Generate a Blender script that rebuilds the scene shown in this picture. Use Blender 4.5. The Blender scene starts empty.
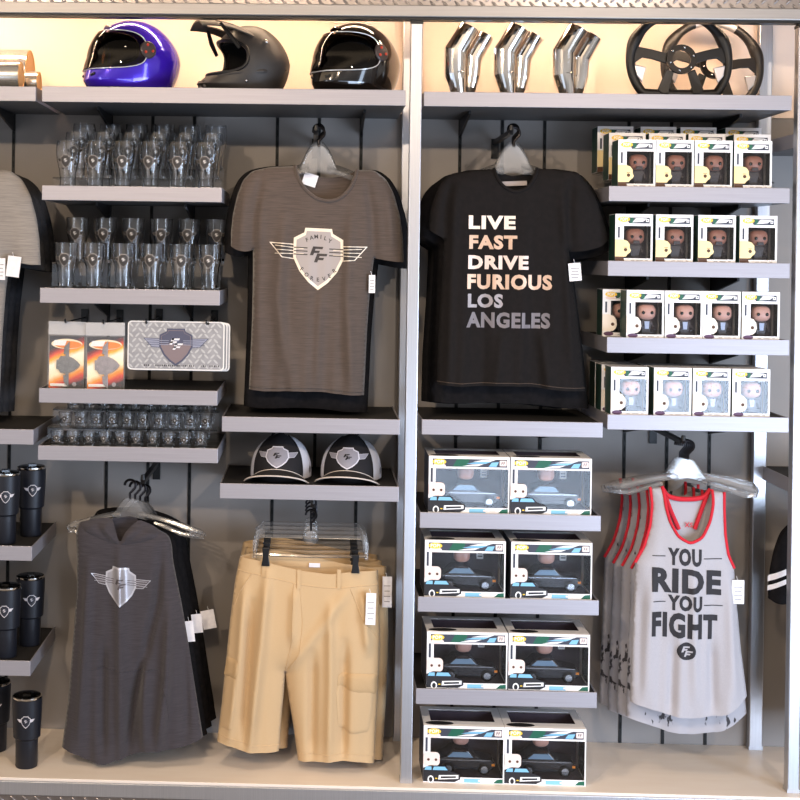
import bpy, bmesh, math, random
import numpy as np
from mathutils import Vector, Matrix, geometry
random.seed(7)
S = bpy.context.scene
COL = S.collection
R_ = math.radians
PI = math.pi

# ------------------------------------------------------------------ camera
FPX = 1336.0
CX, CD, CZ = -0.3001, 4.2608, 1.6663
YAW, PITCH, ROLL = 0.0285, -0.0014, 0.0145
PPX, PPY = 275.365, 259.66
EX = Vector((math.cos(YAW), math.sin(YAW), 0)); EY = Vector((-math.sin(YAW), math.cos(YAW), 0)); EZ = Vector((0, 0, 1))
FWD = EY * math.cos(PITCH) + EZ * math.sin(PITCH)
UP0 = EZ * math.cos(PITCH) - EY * math.sin(PITCH)
RGT = EX * math.cos(ROLL) + UP0 * math.sin(ROLL)
UPV = UP0 * math.cos(ROLL) - EX * math.sin(ROLL)
CAM = Vector((CX, -CD, CZ))
cd = bpy.data.cameras.new('camera'); cam = bpy.data.objects.new('camera', cd); COL.objects.link(cam)
cam.matrix_world = Matrix(((RGT.x, UPV.x, -FWD.x, CAM.x), (RGT.y, UPV.y, -FWD.y, CAM.y), (RGT.z, UPV.z, -FWD.z, CAM.z), (0, 0, 0, 1)))
cd.sensor_width = 36; cd.lens = FPX / 800 * 36
cd.shift_x = (400 - PPX) / 800; cd.shift_y = (PPY - 400) / 800
S.camera = cam

def W(u, v, Y=0.0):
    """world point where the sight line of photo pixel (u, v) meets the plane y = Y"""
    d = RGT * ((u - PPX) / FPX) - UPV * ((v - PPY) / FPX) + FWD
    return CAM + d * ((Y - CAM.y) / d.y)

# ------------------------------------------------------------------ light and exposure
vs = S.view_settings
vs.view_transform = 'Standard'; vs.look = 'None'; vs.gamma = 1.0; vs.use_curve_mapping = False
vs.exposure = 0.27
S.cycles.use_denoising = True
S.cycles.max_bounces = 10; S.cycles.transmission_bounces = 10; S.cycles.transparent_max_bounces = 16
S.cycles.caustics_reflective = False; S.cycles.caustics_refractive = False
S.cycles.sample_clamp_indirect = 4.0

w = bpy.data.worlds.new('shop_surroundings'); S.world = w; w.use_nodes = True
nt = w.node_tree; nt.nodes.clear()
out = nt.nodes.new('ShaderNodeOutputWorld'); bg = nt.nodes.new('ShaderNodeBackground')
tc = nt.nodes.new('ShaderNodeTexCoord'); sp = nt.nodes.new('ShaderNodeSeparateXYZ'); rp = nt.nodes.new('ShaderNodeValToRGB')
mp = nt.nodes.new('ShaderNodeMapRange'); mp.inputs[1].default_value = -1; mp.inputs[2].default_value = 1
nt.links.new(tc.outputs['Generated'], sp.inputs[0]); nt.links.new(sp.outputs[2], mp.inputs[0]); nt.links.new(mp.outputs[0], rp.inputs[0])
e = rp.color_ramp.elements
e[0].position = 0.0; e[0].color = (0.36, 0.34, 0.33, 1)
e[1].position = 1.0; e[1].color = (0.25, 0.20, 0.16, 1)
for p_, c_ in ((0.42, (0.42, 0.40, 0.39, 1)), (0.5, (0.95, 0.9, 0.86, 1)), (0.6, (0.7, 0.62, 0.56, 1)), (0.655, (2.3, 1.8, 1.3, 1)), (0.70, (2.3, 1.75, 1.2, 1)), (0.76, (0.5, 0.4, 0.3, 1))):
    x = e.new(p_); x.color = c_
nt.links.new(rp.outputs[0], bg.inputs[0]); bg.inputs[1].default_value = 0.5
nt.links.new(bg.outputs[0], out.inputs[0])

def light(name, kind, loc, target, energy, color, **kw):
    l = bpy.data.lights.new(name, kind); l.energy = energy; l.color = color
    for k, v in kw.items(): setattr(l, k, v)
    o = bpy.data.objects.new(name, l); COL.objects.link(o); o.location = loc
    o.rotation_euler = (Vector(target) - Vector(loc)).to_track_quat('-Z', 'Y').to_euler()
    return o
WARM = (1.0, 0.78, 0.56); COOL = (0.62, 0.77, 1.0)
light('track_spot_left', 'SPOT', (-2.1, -3.9, 3.15), (-0.25, 0.2, 1.25), 178, WARM, spot_size=R_(60), spot_blend=0.5, shadow_soft_size=0.05)
light('track_spot_right', 'SPOT', (1.35, -4.1, 3.15), (0.85, 0.2, 1.45), 165, (1.0, 0.84, 0.68), spot_size=R_(48), spot_blend=0.6, shadow_soft_size=0.05)
light('track_spot_middle', 'SPOT', (-0.6, -4.0, 3.15), (-0.5, 0.2, 0.9), 90, WARM, spot_size=R_(56), spot_blend=0.6, shadow_soft_size=0.05)
light('down_spot_left', 'SPOT', (-0.75, -1.25, 3.2), (-0.75, 0.1, 0), 75, WARM, spot_size=R_(70), spot_blend=0.7, shadow_soft_size=0.06)
light('down_spot_right', 'SPOT', (0.75, -1.25, 3.2), (0.75, 0.1, 0), 22, WARM, spot_size=R_(70), spot_blend=0.7, shadow_soft_size=0.06)
light('shop_window', 'AREA', (2.3, -2.7, 0.55), (0.6, 0.3, 0.35), 84, COOL, shape='RECTANGLE', size=2.0, size_y=1.3)
light('added_streak_right', 'AREA', (3.3, -3.0, 1.3), (-0.3, 0.2, 1.3), 26, COOL, shape='RECTANGLE', size=0.5, size_y=2.4)  # tall area lamp added for streak highlights on glass and chrome
light('added_streak_left', 'AREA', (-3.2, -3.4, 1.4), (0.0, 0.2, 1.4), 16, (0.9, 0.92, 1.0), shape='RECTANGLE', size=0.4, size_y=2.4)  # matching lamp added on the left, again for streak highlights
light('added_box_reflection', 'AREA', (1.2, -5.2, 0.15), (0.5, 0.2, 0.5), 24, COOL, shape='RECTANGLE', size=2.6, size_y=0.6)  # low area lamp added to reflect in the toy car box windows
light('far_window', 'AREA', (-2.9, -5.6, 0.6), (-0.6, 0.2, 0.4), 12, COOL, shape='RECTANGLE', size=2.4, size_y=2.0)

# ------------------------------------------------------------------ materials
def lin(c):
    return tuple(((x / 255) / 12.92 if x / 255 <= 0.04045 else ((x / 255 + 0.055) / 1.055) ** 2.4) for x in c)
MATS = {}
def mat(name, rgb, rough=0.6, metal=0.0, noise=None, bump=0.0, bscale=200.0, trans=0.0, ior=1.45, coat=0.0, aniso=None, spec=0.5, sheen=0.0):
    """rgb is 0-255; noise = (second rgb, scale xyz, contrast low, contrast high)"""
    if name in MATS: return MATS[name]
    m = bpy.data.materials.new(name); m.use_nodes = True; n = m.node_tree; b = n.nodes['Principled BSDF']
    c = lin(rgb); b.inputs['Base Color'].default_value = (*c, 1)
    b.inputs['Roughness'].default_value = rough; b.inputs['Metallic'].default_value = metal
    b.inputs['Transmission Weight'].default_value = trans; b.inputs['IOR'].default_value = ior
    b.inputs['Coat Weight'].default_value = coat; b.inputs['Coat Roughness'].default_value = 0.04
    b.inputs['Specular IOR Level'].default_value = spec
    b.inputs['Sheen Weight'].default_value = sheen
    if noise or bump:
        t = n.nodes.new('ShaderNodeTexCoord'); mpn = n.nodes.new('ShaderNodeMapping'); n.links.new(t.outputs['Object'], mpn.inputs[0])
        nz = n.nodes.new('ShaderNodeTexNoise'); nz.inputs['Detail'].default_value = 4
        n.links.new(mpn.outputs[0], nz.inputs[0])
        if noise:
            c2, sc, lo, hi = noise
            mpn.inputs['Scale'].default_value = sc; nz.inputs['Scale'].default_value = 1.0
            r = n.nodes.new('ShaderNodeValToRGB'); r.color_ramp.elements[0].position = lo; r.color_ramp.elements[1].position = hi
            r.color_ramp.elements[0].color = (*c, 1); r.color_ramp.elements[1].color = (*lin(c2), 1)
            n.links.new(nz.outputs[0], r.inputs[0]); n.links.new(r.outputs[0], b.inputs['Base Color'])
        else:
            nz.inputs['Scale'].default_value = bscale
        if bump:
            bp = n.nodes.new('ShaderNodeBump'); bp.inputs['Strength'].default_value = bump; bp.inputs['Distance'].default_value = 0.002
            n.links.new(nz.outputs[0], bp.inputs['Height']); n.links.new(bp.outputs[0], b.inputs['Normal'])
    MATS[name] = m; return m
def clear_mat(name, tint=(255, 255, 255), refl=0.12, rough=0.03, haze=0.0):
    """thin clear film: mostly transparent, fresnel gloss"""
    m = bpy.data.materials.new(name); m.use_nodes = True; n = m.node_tree; n.nodes.clear()
    o = n.nodes.new('ShaderNodeOutputMaterial'); mx = n.nodes.new('ShaderNodeMixShader'); tr = n.nodes.new('ShaderNodeBsdfTransparent'); g = n.nodes.new('ShaderNodeBsdfGlossy')
    lw = n.nodes.new('ShaderNodeLayerWeight'); lw.inputs[0].default_value = refl
    nz = n.nodes.new('ShaderNodeTexNoise'); nz.inputs['Scale'].default_value = 9; t = n.nodes.new('ShaderNodeTexCoord'); n.links.new(t.outputs['Object'], nz.inputs[0])
    bp = n.nodes.new('ShaderNodeBump'); bp.inputs['Strength'].default_value = 0.18; bp.inputs['Distance'].default_value = 0.01
    n.links.new(nz.outputs[0], bp.inputs['Height']); n.links.new(bp.outputs[0], g.inputs['Normal'])
    tr.inputs[0].default_value = (*lin(tint), 1); g.inputs['Roughness'].default_value = rough
    n.links.new(lw.outputs['Fresnel'], mx.inputs[0]); n.links.new(tr.outputs[0], mx.inputs[1]); n.links.new(g.outputs[0], mx.inputs[2]); last = mx
    if haze:
        df = n.nodes.new('ShaderNodeBsdfDiffuse'); df.inputs[0].default_value = (.9, .9, .92, 1); m2 = n.nodes.new('ShaderNodeMixShader'); m2.inputs[0].default_value = haze
        n.links.new(mx.outputs[0], m2.inputs[1]); n.links.new(df.outputs[0], m2.inputs[2]); last = m2
    n.links.new(last.outputs[0], o.inputs[0])
    return m

wall_m = mat('grey_wall_paint', (144, 138, 134), 0.75, noise=((151, 145, 141), (3, 3, 3), .35, .65))
base_m = mat('pale_laminate', (236, 222, 208), 0.4, noise=((240, 228, 215), (6, 30, 6), .3, .7))
alu = mat('brushed_aluminium', (186, 187, 192), 0.34, 0.85, noise=((198, 198, 203), (400, 400, 6), .3, .7))
rail_m = mat('satin_header_rail', (150, 146, 144), 0.42, 0.5, noise=((158, 154, 152), (6, 400, 400), .3, .7))
lip_m = mat('silver_powder_coat', (156, 153, 160), 0.42, 0.35, noise=((164, 161, 168), (4, 200, 300), .3, .7))
tray_m = mat('grey_steel_tray', (92, 90, 90), 0.5, 0.2, bump=0.05)
liner_m = mat('black_tray_liner', (30, 28, 28), 0.7, bump=0.1)
blk = mat('black_metal', (22, 22, 24), 0.4, 0.3, bump=0.03)
slot_m = mat('black_wall_standard', (20, 19, 19), 0.55, 0.2, bump=0.05)
chrome = mat('chrome', (238, 232, 224), 0.09, 1.0, noise=((230, 229, 229), (5, 5, 5), .4, .6))
tread_m = mat('tread_plate_steel', (135, 128, 126), 0.32, 0.85, noise=((146, 140, 138), (40, 40, 40), .3, .7))
glass_m = mat('clear_glass', (250, 252, 255), 0.0, trans=1.0, ior=1.45, bump=0.0)

white_m = mat('white_card', (240, 240, 240), 0.45, noise=((246, 246, 246), (20, 20, 20), .3, .7))
plastic_c = clear_mat('clear_plastic', refl=0.30, rough=0.10, haze=.05)
film = clear_mat('clear_acetate', refl=0.32, rough=0.05)
bagfilm = clear_mat('clear_bag', refl=0.12, rough=0.12, haze=.04)
headerfilm = clear_mat('clear_bag_header', refl=0.12, rough=0.2, haze=.3)
tagw = mat('white_tag_paper', (238, 236, 240), 0.6, noise=((228, 226, 232), (60, 60, 60), .4, .6))

# ------------------------------------------------------------------ object helpers
def tag(o, label=None, cat=None, group=None, kind=None):
    if label: o['label'] = label
    if cat: o['category'] = cat
    if group: o['group'] = group
    if kind: o['kind'] = kind
    return o
def thing(name, label, cat, loc=(0, 0, 0), rz=0.0, group=None):
    o = bpy.data.objects.new(name, None); COL.objects.link(o); o.location = loc; o.rotation_euler = (0, 0, rz); o.empty_display_size = .05
    return tag(o, label, cat, group)
def copy_tree(o, parent=None):
    c = o.copy(); COL.objects.link(c)
    if parent: c.parent = parent
    for ch in list(o.children): copy_tree(ch, c)
    return c
def ordinal(i): return ['first', 'second', 'third', 'fourth', 'fifth', 'sixth', 'seventh', 'eighth', 'ninth', 'tenth', 'eleventh'][i]

class MB:
    def __init__(s, org=(0, 0, 0)):
        s.v = []; s.f = []; s.m = []; s.o = Vector(org)
    def add(s, vs_, fs, mi=0):
        k = len(s.v); s.v += [Vector(p) - s.o for p in vs_]
        for f in fs: s.f.append([i + k for i in f]); s.m.append(mi)
    def box(s, a, b, mi=0):
        (x0, y0, z0), (x1, y1, z1) = a, b
        s.add([(x0, y0, z0), (x1, y0, z0), (x1, y1, z0), (x0, y1, z0), (x0, y0, z1), (x1, y0, z1), (x1, y1, z1), (x0, y1, z1)],
              [(0, 3, 2, 1), (4, 5, 6, 7), (0, 1, 5, 4), (1, 2, 6, 5), (2, 3, 7, 6), (3, 0, 4, 7)], mi)
    def prism(s, poly, y0, y1, mi=0):
        """poly: (x, z) outline extruded along y"""
        n = len(poly); A = [Vector((x, y0, z)) for x, z in poly]; B = [Vector((x, y1, z)) for x, z in poly]
        tri = geometry.tessellate_polygon([A])
        s.add(A + B, [tuple(t) for t in tri] + [tuple(i + n for i in reversed(t)) for t in tri] + [(i, (i + 1) % n, (i + 1) % n + n, i + n) for i in range(n)], mi)
    def prism_axis(s, poly3, d, mi=0):
        """planar 3-D outline extruded by the vector d"""
        n = len(poly3); A = [Vector(p) for p in poly3]; B = [p + Vector(d) for p in A]
        tri = geometry.tessellate_polygon([A])
        s.add(A + B, [tuple(t) for t in tri] + [tuple(i + n for i in reversed(t)) for t in tri] + [(i, (i + 1) % n, (i + 1) % n + n, i + n) for i in range(n)], mi)
    def loft(s, rings, mi=0, cap=True, closed=True):
        n = len(rings[0]); vs_ = [p for r in rings for p in r]; fs = []
        for k in range(len(rings) - 1):
            for i in range(n if closed else n - 1):
                j = (i + 1) % n; fs.append((k * n + i, k * n + j, (k + 1) * n + j, (k + 1) * n + i))
        if cap and closed:
            fs.append(tuple(range(n - 1, -1, -1))); q = (len(rings) - 1) * n; fs.append(tuple(q + i for i in range(n)))
        s.add(vs_, fs, mi)
    def tube(s, path, rad, n=8, mi=0, cap=True, closed=False, flat=None):
        path = [Vector(p) for p in path]; rings = []; N = len(path)
        if not hasattr(rad, '__len__'): rad = [rad] * N
        prev = None
        for i in range(N):
            if closed: t = path[(i + 1) % N] - path[i - 1]
            else: t = path[min(i + 1, N - 1)] - path[max(i - 1, 0)]
            t.normalize()
            if prev is None:
                a = Vector((0, 1, 0)) if abs(t.y) < .9 else Vector((0, 0, 1))
                u = t.cross(a).normalized()
            else:
                u = (prev - t * prev.dot(t)).normalized()
            prev = u; v = t.cross(u)
            fl = flat or 1.0
            rings.append([path[i] + u * (rad[i] * math.cos(2 * PI * k / n)) + v * (rad[i] * fl * math.sin(2 * PI * k / n)) for k in range(n)])
        if closed: rings.append(rings[0])
        s.loft(rings, mi, cap and not closed)
    def lathe(s, prof, n=24, c=(0, 0, 0), mi=0, axis='z', sx=1.0, sy=1.0):
        rings = []
        for r, h in prof:
            ring = []
            for k in range(n):
                a = 2 * PI * k / n; x, y = r * math.cos(a) * sx, r * math.sin(a) * sy
                p = {'z': (x, y, h), 'y': (x, h, y), 'x': (h, x, y)}[axis]
                ring.append(Vector(p) + Vector(c))
            rings.append(ring)
        s.loft(rings, mi, cap=True)
    def sphere(s, c, r, n=16, m=10, mi=0, pw=1.0):
        """ellipsoid, pw < 1 makes it boxier"""
        if not hasattr(r, '__len__'): r = (r, r, r)
        sg = lambda x: math.copysign(abs(x) ** pw, x)
        rings = []
        for j in range(m + 1):
            ph = -PI / 2 + PI * j / m
            cp = max(sg(math.cos(ph)), 1e-4) if 0 < j < m else 1e-4
            rings.append([Vector((c[0] + r[0] * cp * sg(math.cos(2 * PI * k / n)), c[1] + r[1] * cp * sg(math.sin(2 * PI * k / n)), c[2] + r[2] * sg(math.sin(ph)))) for k in range(n)])
        s.loft(rings, mi, cap=False)
    def tri_map(s, tris, fn, mi=0, maxlen=1e9):
        """2-D triangles, cut until the edges are short, mapped through fn to 3-D"""
        st = list(tris); vs_ = []; fs = []; seen = {}
        def vid(p):
            k = (round(p[0], 6), round(p[1], 6))
            if k not in seen: seen[k] = len(vs_); vs_.append(fn(p[0], p[1]))
            return seen[k]
        while st:
            a, b, c = st.pop()
            ls = [((a[0] - b[0]) ** 2 + (a[1] - b[1]) ** 2, 0), ((b[0] - c[0]) ** 2 + (b[1] - c[1]) ** 2, 1), ((c[0] - a[0]) ** 2 + (c[1] - a[1]) ** 2, 2)]
            L, i = max(ls)
            if L > maxlen * maxlen:
                if i == 1: a, b, c = b, c, a
                elif i == 2: a, b, c = c, a, b
                m = ((a[0] + b[0]) / 2, (a[1] + b[1]) / 2); st += [(a, m, c), (m, b, c)]
            else: fs.append((vid(a), vid(b), vid(c)))
        s.add(vs_, fs, mi)
    def build(s, name, m, parent=None, smooth=True, loc=None, angle=35):
        me = bpy.data.meshes.new(name); me.from_pydata([tuple(p) for p in s.v], [], s.f); me.validate()
        ml = m if isinstance(m, (list, tuple)) else [m]
        for x in ml: me.materials.append(x)
        for p, mi in zip(me.polygons, s.m): p.material_index = mi
        bm = bmesh.new(); bm.from_mesh(me); bmesh.ops.recalc_face_normals(bm, faces=bm.faces)
        if smooth:
            for f in bm.faces: f.smooth = True
            for ed in bm.edges:
                if len(ed.link_faces) == 2 and ed.calc_face_angle(0) > R_(angle): ed.smooth = False
        bm.to_mesh(me); bm.free()
        o = bpy.data.objects.new(name, me); COL.objects.link(o)
        if parent: o.parent = parent
        if loc is not None: o.location = loc
        return o
def poly_tris(poly):
    t = geometry.tessellate_polygon([[Vector((x, y, 0)) for x, y in poly]])
    return [tuple(poly[i] for i in f) for f in t]
def bevel(o, wd=.002, seg=2):
    b = o.modifiers.new('bevel', 'BEVEL'); b.width = wd; b.segments = seg; b.limit_method = 'ANGLE'; b.angle_limit = R_(40); return o

_TXT = {}
def text_tris(s_, bold=0.02, shear=0.0):
    """triangles of a word, its box scaled to 0..1 by 0..1, and its width / height"""
    k = (s_, bold, shear)
    if k in _TXT: return _TXT[k]
    cu = bpy.data.curves.new('t', 'FONT'); cu.body = s_; cu.size = 1; cu.offset = bold; cu.shear = shear; cu.resolution_u = 3; cu.space_character = 1.12
    o = bpy.data.objects.new('t', cu); COL.objects.link(o)
    me = bpy.data.meshes.new_from_object(o.evaluated_get(bpy.context.evaluated_depsgraph_get()))
    me.calc_loop_triangles()
    v = [(p.co.x, p.co.y) for p in me.vertices]; T = [tuple(t.vertices) for t in me.loop_triangles]
    bpy.data.objects.remove(o); bpy.data.meshes.remove(me); bpy.data.curves.remove(cu)
    x0 = min(p[0] for p in v); x1 = max(p[0] for p in v); y0 = min(p[1] for p in v); y1 = max(p[1] for p in v)
    n = [((p[0] - x0) / (x1 - x0), (p[1] - y0) / (y1 - y0)) for p in v]
    _TXT[k] = ([tuple(n[i] for i in t) for t in T], (x1 - x0) / (y1 - y0)); return _TXT[k]
def put_text(mb, s_, x0, y0, x1, y1, fn, mi=0, maxlen=.01, bold=.02, shear=0.0, rot=0.0):
    tr, _ = text_tris(s_, bold, shear)
    cx, cy = (x0 + x1) / 2, (y0 + y1) / 2
    def mp_(p):
        x = x0 + (x1 - x0) * p[0] - cx; y = y0 + (y1 - y0) * p[1] - cy
        return (cx + x * math.cos(rot) - y * math.sin(rot), cy + x * math.sin(rot) + y * math.cos(rot))
    mb.tri_map([tuple(mp_(p) for p in t) for t in tr], fn, mi, maxlen)
def ring_poly(cx, cy, r, n=24, ry=None):
    return [(cx + r * math.cos(2 * PI * k / n), cy + (ry or r) * math.sin(2 * PI * k / n)) for k in range(n)]

# winged shield emblem, wing tips at x = -1 and +1
SHIELD = [(-.27, .53), (.27, .53), (.29, .43), (.5, .31), (.51, -.1), (.38, -.38), (.2, -.6), (0, -.76), (-.2, -.6), (-.38, -.38), (-.51, -.1), (-.5, .31), (-.29, .43)]
def shrink(poly, k, c=(0, -.05)): return [(c[0] + (x - c[0]) * k, c[1] + (y - c[1]) * k) for x, y in poly]
def wing(sx, k=1.0):
    p = [(1.0, .2), (.45, .18), (.45, -.14), (.74, -.11)]
    c = (.66, .03); return [(sx * (c[0] + (x - c[0]) * k), c[1] + (y - c[1]) * k) for x, y in p]
def skew_rect(x, y, w_, h_, sk=.35): return [(x + sk * 0, y), (x + w_, y), (x + w_ + sk * h_, y + h_), (x + sk * h_, y + h_)]
def letters_ff(k=1.0, ox=0, oy=0):
    q = []
    for dx, dy in ((-.06, .0), (.04, -.17)):
        q += [skew_rect(dx - .12, dy - .08, .08, .22), skew_rect(dx - .06, dy + .08, .24, .06), skew_rect(dx - .1, dy - .02, .2, .06)]
    return [[(ox + x * k, oy + y * k) for x, y in p] for p in q]
def emblem(mb, fn, maxlen, words=False, lines=True, ws=2):
    """fn(x, y, layer); material slots 0 outline, 1 field, 2 dark detail"""
    L = lambda n: (lambda x, y: fn(x, y, n))
    for sx in (-1, 1):
        mb.tri_map(poly_tris(wing(sx)), L(1), 0, maxlen); mb.tri_map(poly_tris(wing(sx, .88)), L(2), ws, maxlen)
        if lines:
            for yy in (.1, .035, -.03):
                a = [(sx * .3, yy * .8), (sx * .88, yy * 1.3), (sx * .88, yy * 1.3 + .013), (sx * .3, yy * .8 + .018)]
                mb.tri_map(poly_tris(a), L(5), 0, maxlen)
    mb.tri_map(poly_tris(SHIELD), L(3), 0, maxlen); mb.tri_map(poly_tris(shrink(SHIELD, .89)), L(4), 1, maxlen)
    for q in letters_ff(.85, -.02, .03): mb.tri_map(poly_tris(q), L(6), 2, maxlen)
    if lines:
        for sx in (-1, 1):
            for yy in (.1, .03, -.04):
                mb.tri_map(poly_tris([(sx * .22, yy), (sx * .5, yy), (sx * .5, yy + .022), (sx * .22, yy + .022)]), L(6), 2, maxlen)
    if words:
        for wd, r0, a0, a1, cy in (('FAMILY', .80, 116, 64, -.44), ('FOREVER', .72, 226, 314, .18)):
            n = len(wd)
            for i, ch in enumerate(wd):
                a = R_(a0 + (a1 - a0) * i / (n - 1)); x = .6 * r0 * math.cos(a) * 1.1; y = cy + r0 * math.sin(a)
                rot = a - PI / 2 if a0 < 180 else a - 3 * PI / 2
                hh = .042; ww = hh * min(text_tris(ch)[1], 1.05) * .95; put_text(mb, ch, x - ww, y - hh, x + ww, y + hh, L(6), 2, maxlen, rot=rot * .75)

# ================================================================== the setting
WY = 0.41                                        # the back wall
XL, XR = -2.4, 2.6
def structure(o): return tag(o, kind='structure')
b = MB(); b.box((-5, -6.5, -.17), (5, WY + .1, -.15)); structure(b.build('floor', mat('shop_floor', (120, 116, 112), .35, noise=((135, 130, 126), (2, 2, 2), .3, .7)), smooth=False))
b = MB(); b.box((XL, WY, -.15), (XR, WY + .05, 2.62)); structure(b.build('wall_back', wall_m, smooth=False))
zr = W(400, 17.5, 0).z                           # underside of the header rail
zs_ = zr + .10
b = MB(); b.box((XL, .003, zs_), (XR, WY, zs_ + .02)); structure(b.build('ceiling', mat('soffit_paint', (185, 160, 140), .7, bump=.05), smooth=False))
zn = W(230, 92, 0).z - .02
b = MB(); b.box((XL, WY - .008, zn), (XR, WY, zs_)); structure(b.build('trim_50', mat('niche_cream_panel', (226, 206, 190), .6, noise=((230, 211, 196), (3, 3, 3), .35, .65)), smooth=False))
# slotted black standards let into the wall
pitch = 0.1465
xs0 = W(275, 300, WY).x
SLOTS = sorted(xs0 + bay * 1.22 + half * .5835 + k * pitch for bay in (-1, 0, 1) for half in (-1, 0) for k in range(3))
for k, x in enumerate(SLOTS):
    b = MB(); b.box((x - .0055, WY - .003, .0), (x + .0055, WY + .001, zn))
    for q in range(60):
        z = .05 + q * .04
        if z < zn - .03: b.box((x - .002, WY - .0036, z), (x + .002, WY - .003, z + .022), 1)
    o = b.build('trim_%d' % (k + 1), [slot_m, mat('slot_hole', (4, 4, 4), .9, bump=.01)], smooth=False); structure(o)

# ---- display base
base = thing('display_platform', 'long pale laminate base ledge with silver edge rail and tread plate front along the bottom', 'display base', (0, 0, -.15))
O = (0, 0, -.15)
b = MB(O); b.box((XL, -.036, -.02), (XR, WY, 0)); bevel(b.build('ledge_top', base_m, base, smooth=False), .002)
b = MB(O); b.box((XL, -.045, -.052), (XR, -.03, -.008)); bevel(b.build('edge_rail', alu, base, smooth=False), .002)
b = MB(O); b.box((XL, -.03, -.15), (XR, WY, -.02)); b.build('plinth', blk, base, smooth=False)
def tread(x0, x1, z0, z1, y, p=.0393, org=(0, 0, 0)):
    """raised lozenges in alternating directions on a sheet facing -y"""
    b = MB(org); b.box((x0, y, z0), (x1, y + .004, z1))
    nx = int((x1 - x0) / p); nz = int((z1 - z0) / (p * .5)) + 1
    for j in range(nz):
        for i in range(nx):
            cx = x0 + (i + .25 + .5 * (j % 2)) * p; cz = z0 + (j + .3) * p * .5; a = R_(45 if j % 2 else -45)
            if cz > z1 - .004: continue
            rings = []
            for s_, hh in ((1.0, 0), (.72, .0022), (.2, .003)):
                ring = []
                for k in range(8):
                    t = 2 * PI * k / 8; u, v = .0155 * s_ * math.cos(t), .0048 * s_ * math.sin(t)
                    ring.append((cx + u * math.cos(a) - v * math.sin(a), y - hh, cz + u * math.sin(a) + v * math.cos(a)))
                rings.append(ring)
            b.loft(rings, cap=True)
    return b
tread(-1.75, 1.75, -.15, -.053, -.042, org=O).build('tread_plate', tread_m, base)

# ---- header above: rail and tread plate frieze
hd = thing('header_rail', 'silver header rail with diamond tread plate frieze across the top of the display', 'header rail', (0, 0, zr))
O = (0, 0, zr)
b = MB(O); b.box((XL, -.018, zr), (XR, .035, zr + .037)); bevel(b.build('rail', rail_m, hd, smooth=False), .003)
b = MB(O); b.box((XL, -.008, zr - .008), (XR, .03, zr)); b.build('shadow_gap', blk, hd, smooth=False)
tread(-1.75, 1.75, zr + .037, zr + .2, -.002, org=O).build('tread_plate', tread_m, hd)
# the niche lamps: warm strips under the soffit, behind the rail
def strip_lamp(x0, x1, label, en):
    cxx = (x0 + x1) / 2; L = x1 - x0; O = (cxx, .16, zs_ - .012)
    t = thing('strip_light', label, 'strip light', O)
    b = MB(O); b.box((x0, .135, zs_ - .012), (x1, .185, zs_ - .0002)); b.build('housing', alu, t, smooth=False)
    light('niche_strip', 'AREA', (cxx, .16, zs_ - .015), (cxx, .30, zs_ - .25), en, (1.0, .70, .46), shape='RECTANGLE', size=L, size_y=.03)
strip_lamp(-1.15, -.04, 'warm strip light under the soffit above the helmets', 7)
strip_lamp(.06, 1.2, 'warm strip light under the soffit above the chrome pipes and steering wheels', 6.5)
strip_lamp(-2.1, -1.22, 'warm strip light under the soffit above the metal cylinders', 8)

# ---- posts
def post(label, x0, wd, y0, y1, ztop, name='display_post', zb=0.0):
    O = (x0 + wd / 2, y0, zb); t = thing(name, label, 'post', O)
    b = MB(O); b.box((x0, y0, zb), (x0 + wd, y1, ztop)); bevel(b.build('shaft', alu, t, smooth=False), .003)
    b = MB(O); b.box((x0 - .001, y0 - .001, zb), (x0 + wd + .001, y1 + .001, zb + .012)); b.build('foot', alu, t, smooth=False)
    b = MB(O); b.box((x0 - .001, y0 - .001, ztop - .012), (x0 + wd + .001, y1 + .001, ztop - .002)); b.build('cap', blk, t, smooth=False)
ph = zr - .008
post('brushed silver front post standing between the two bays in the middle', 0, .037, 0, .037, ph)
post('brushed silver front post at the far right edge of the display', 1.22, .037, 0, .037, ph)
post('brushed silver rear post against the wall beside the black full-face helmet', 0, .045, .371, WY - .009, zs_ - .001, 'rear_post')
post('brushed silver rear post against the wall beside the boxed figures and racerback tanks', 1.22, .045, .371, WY - .009, zs_ - .001, 'rear_post')

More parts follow.
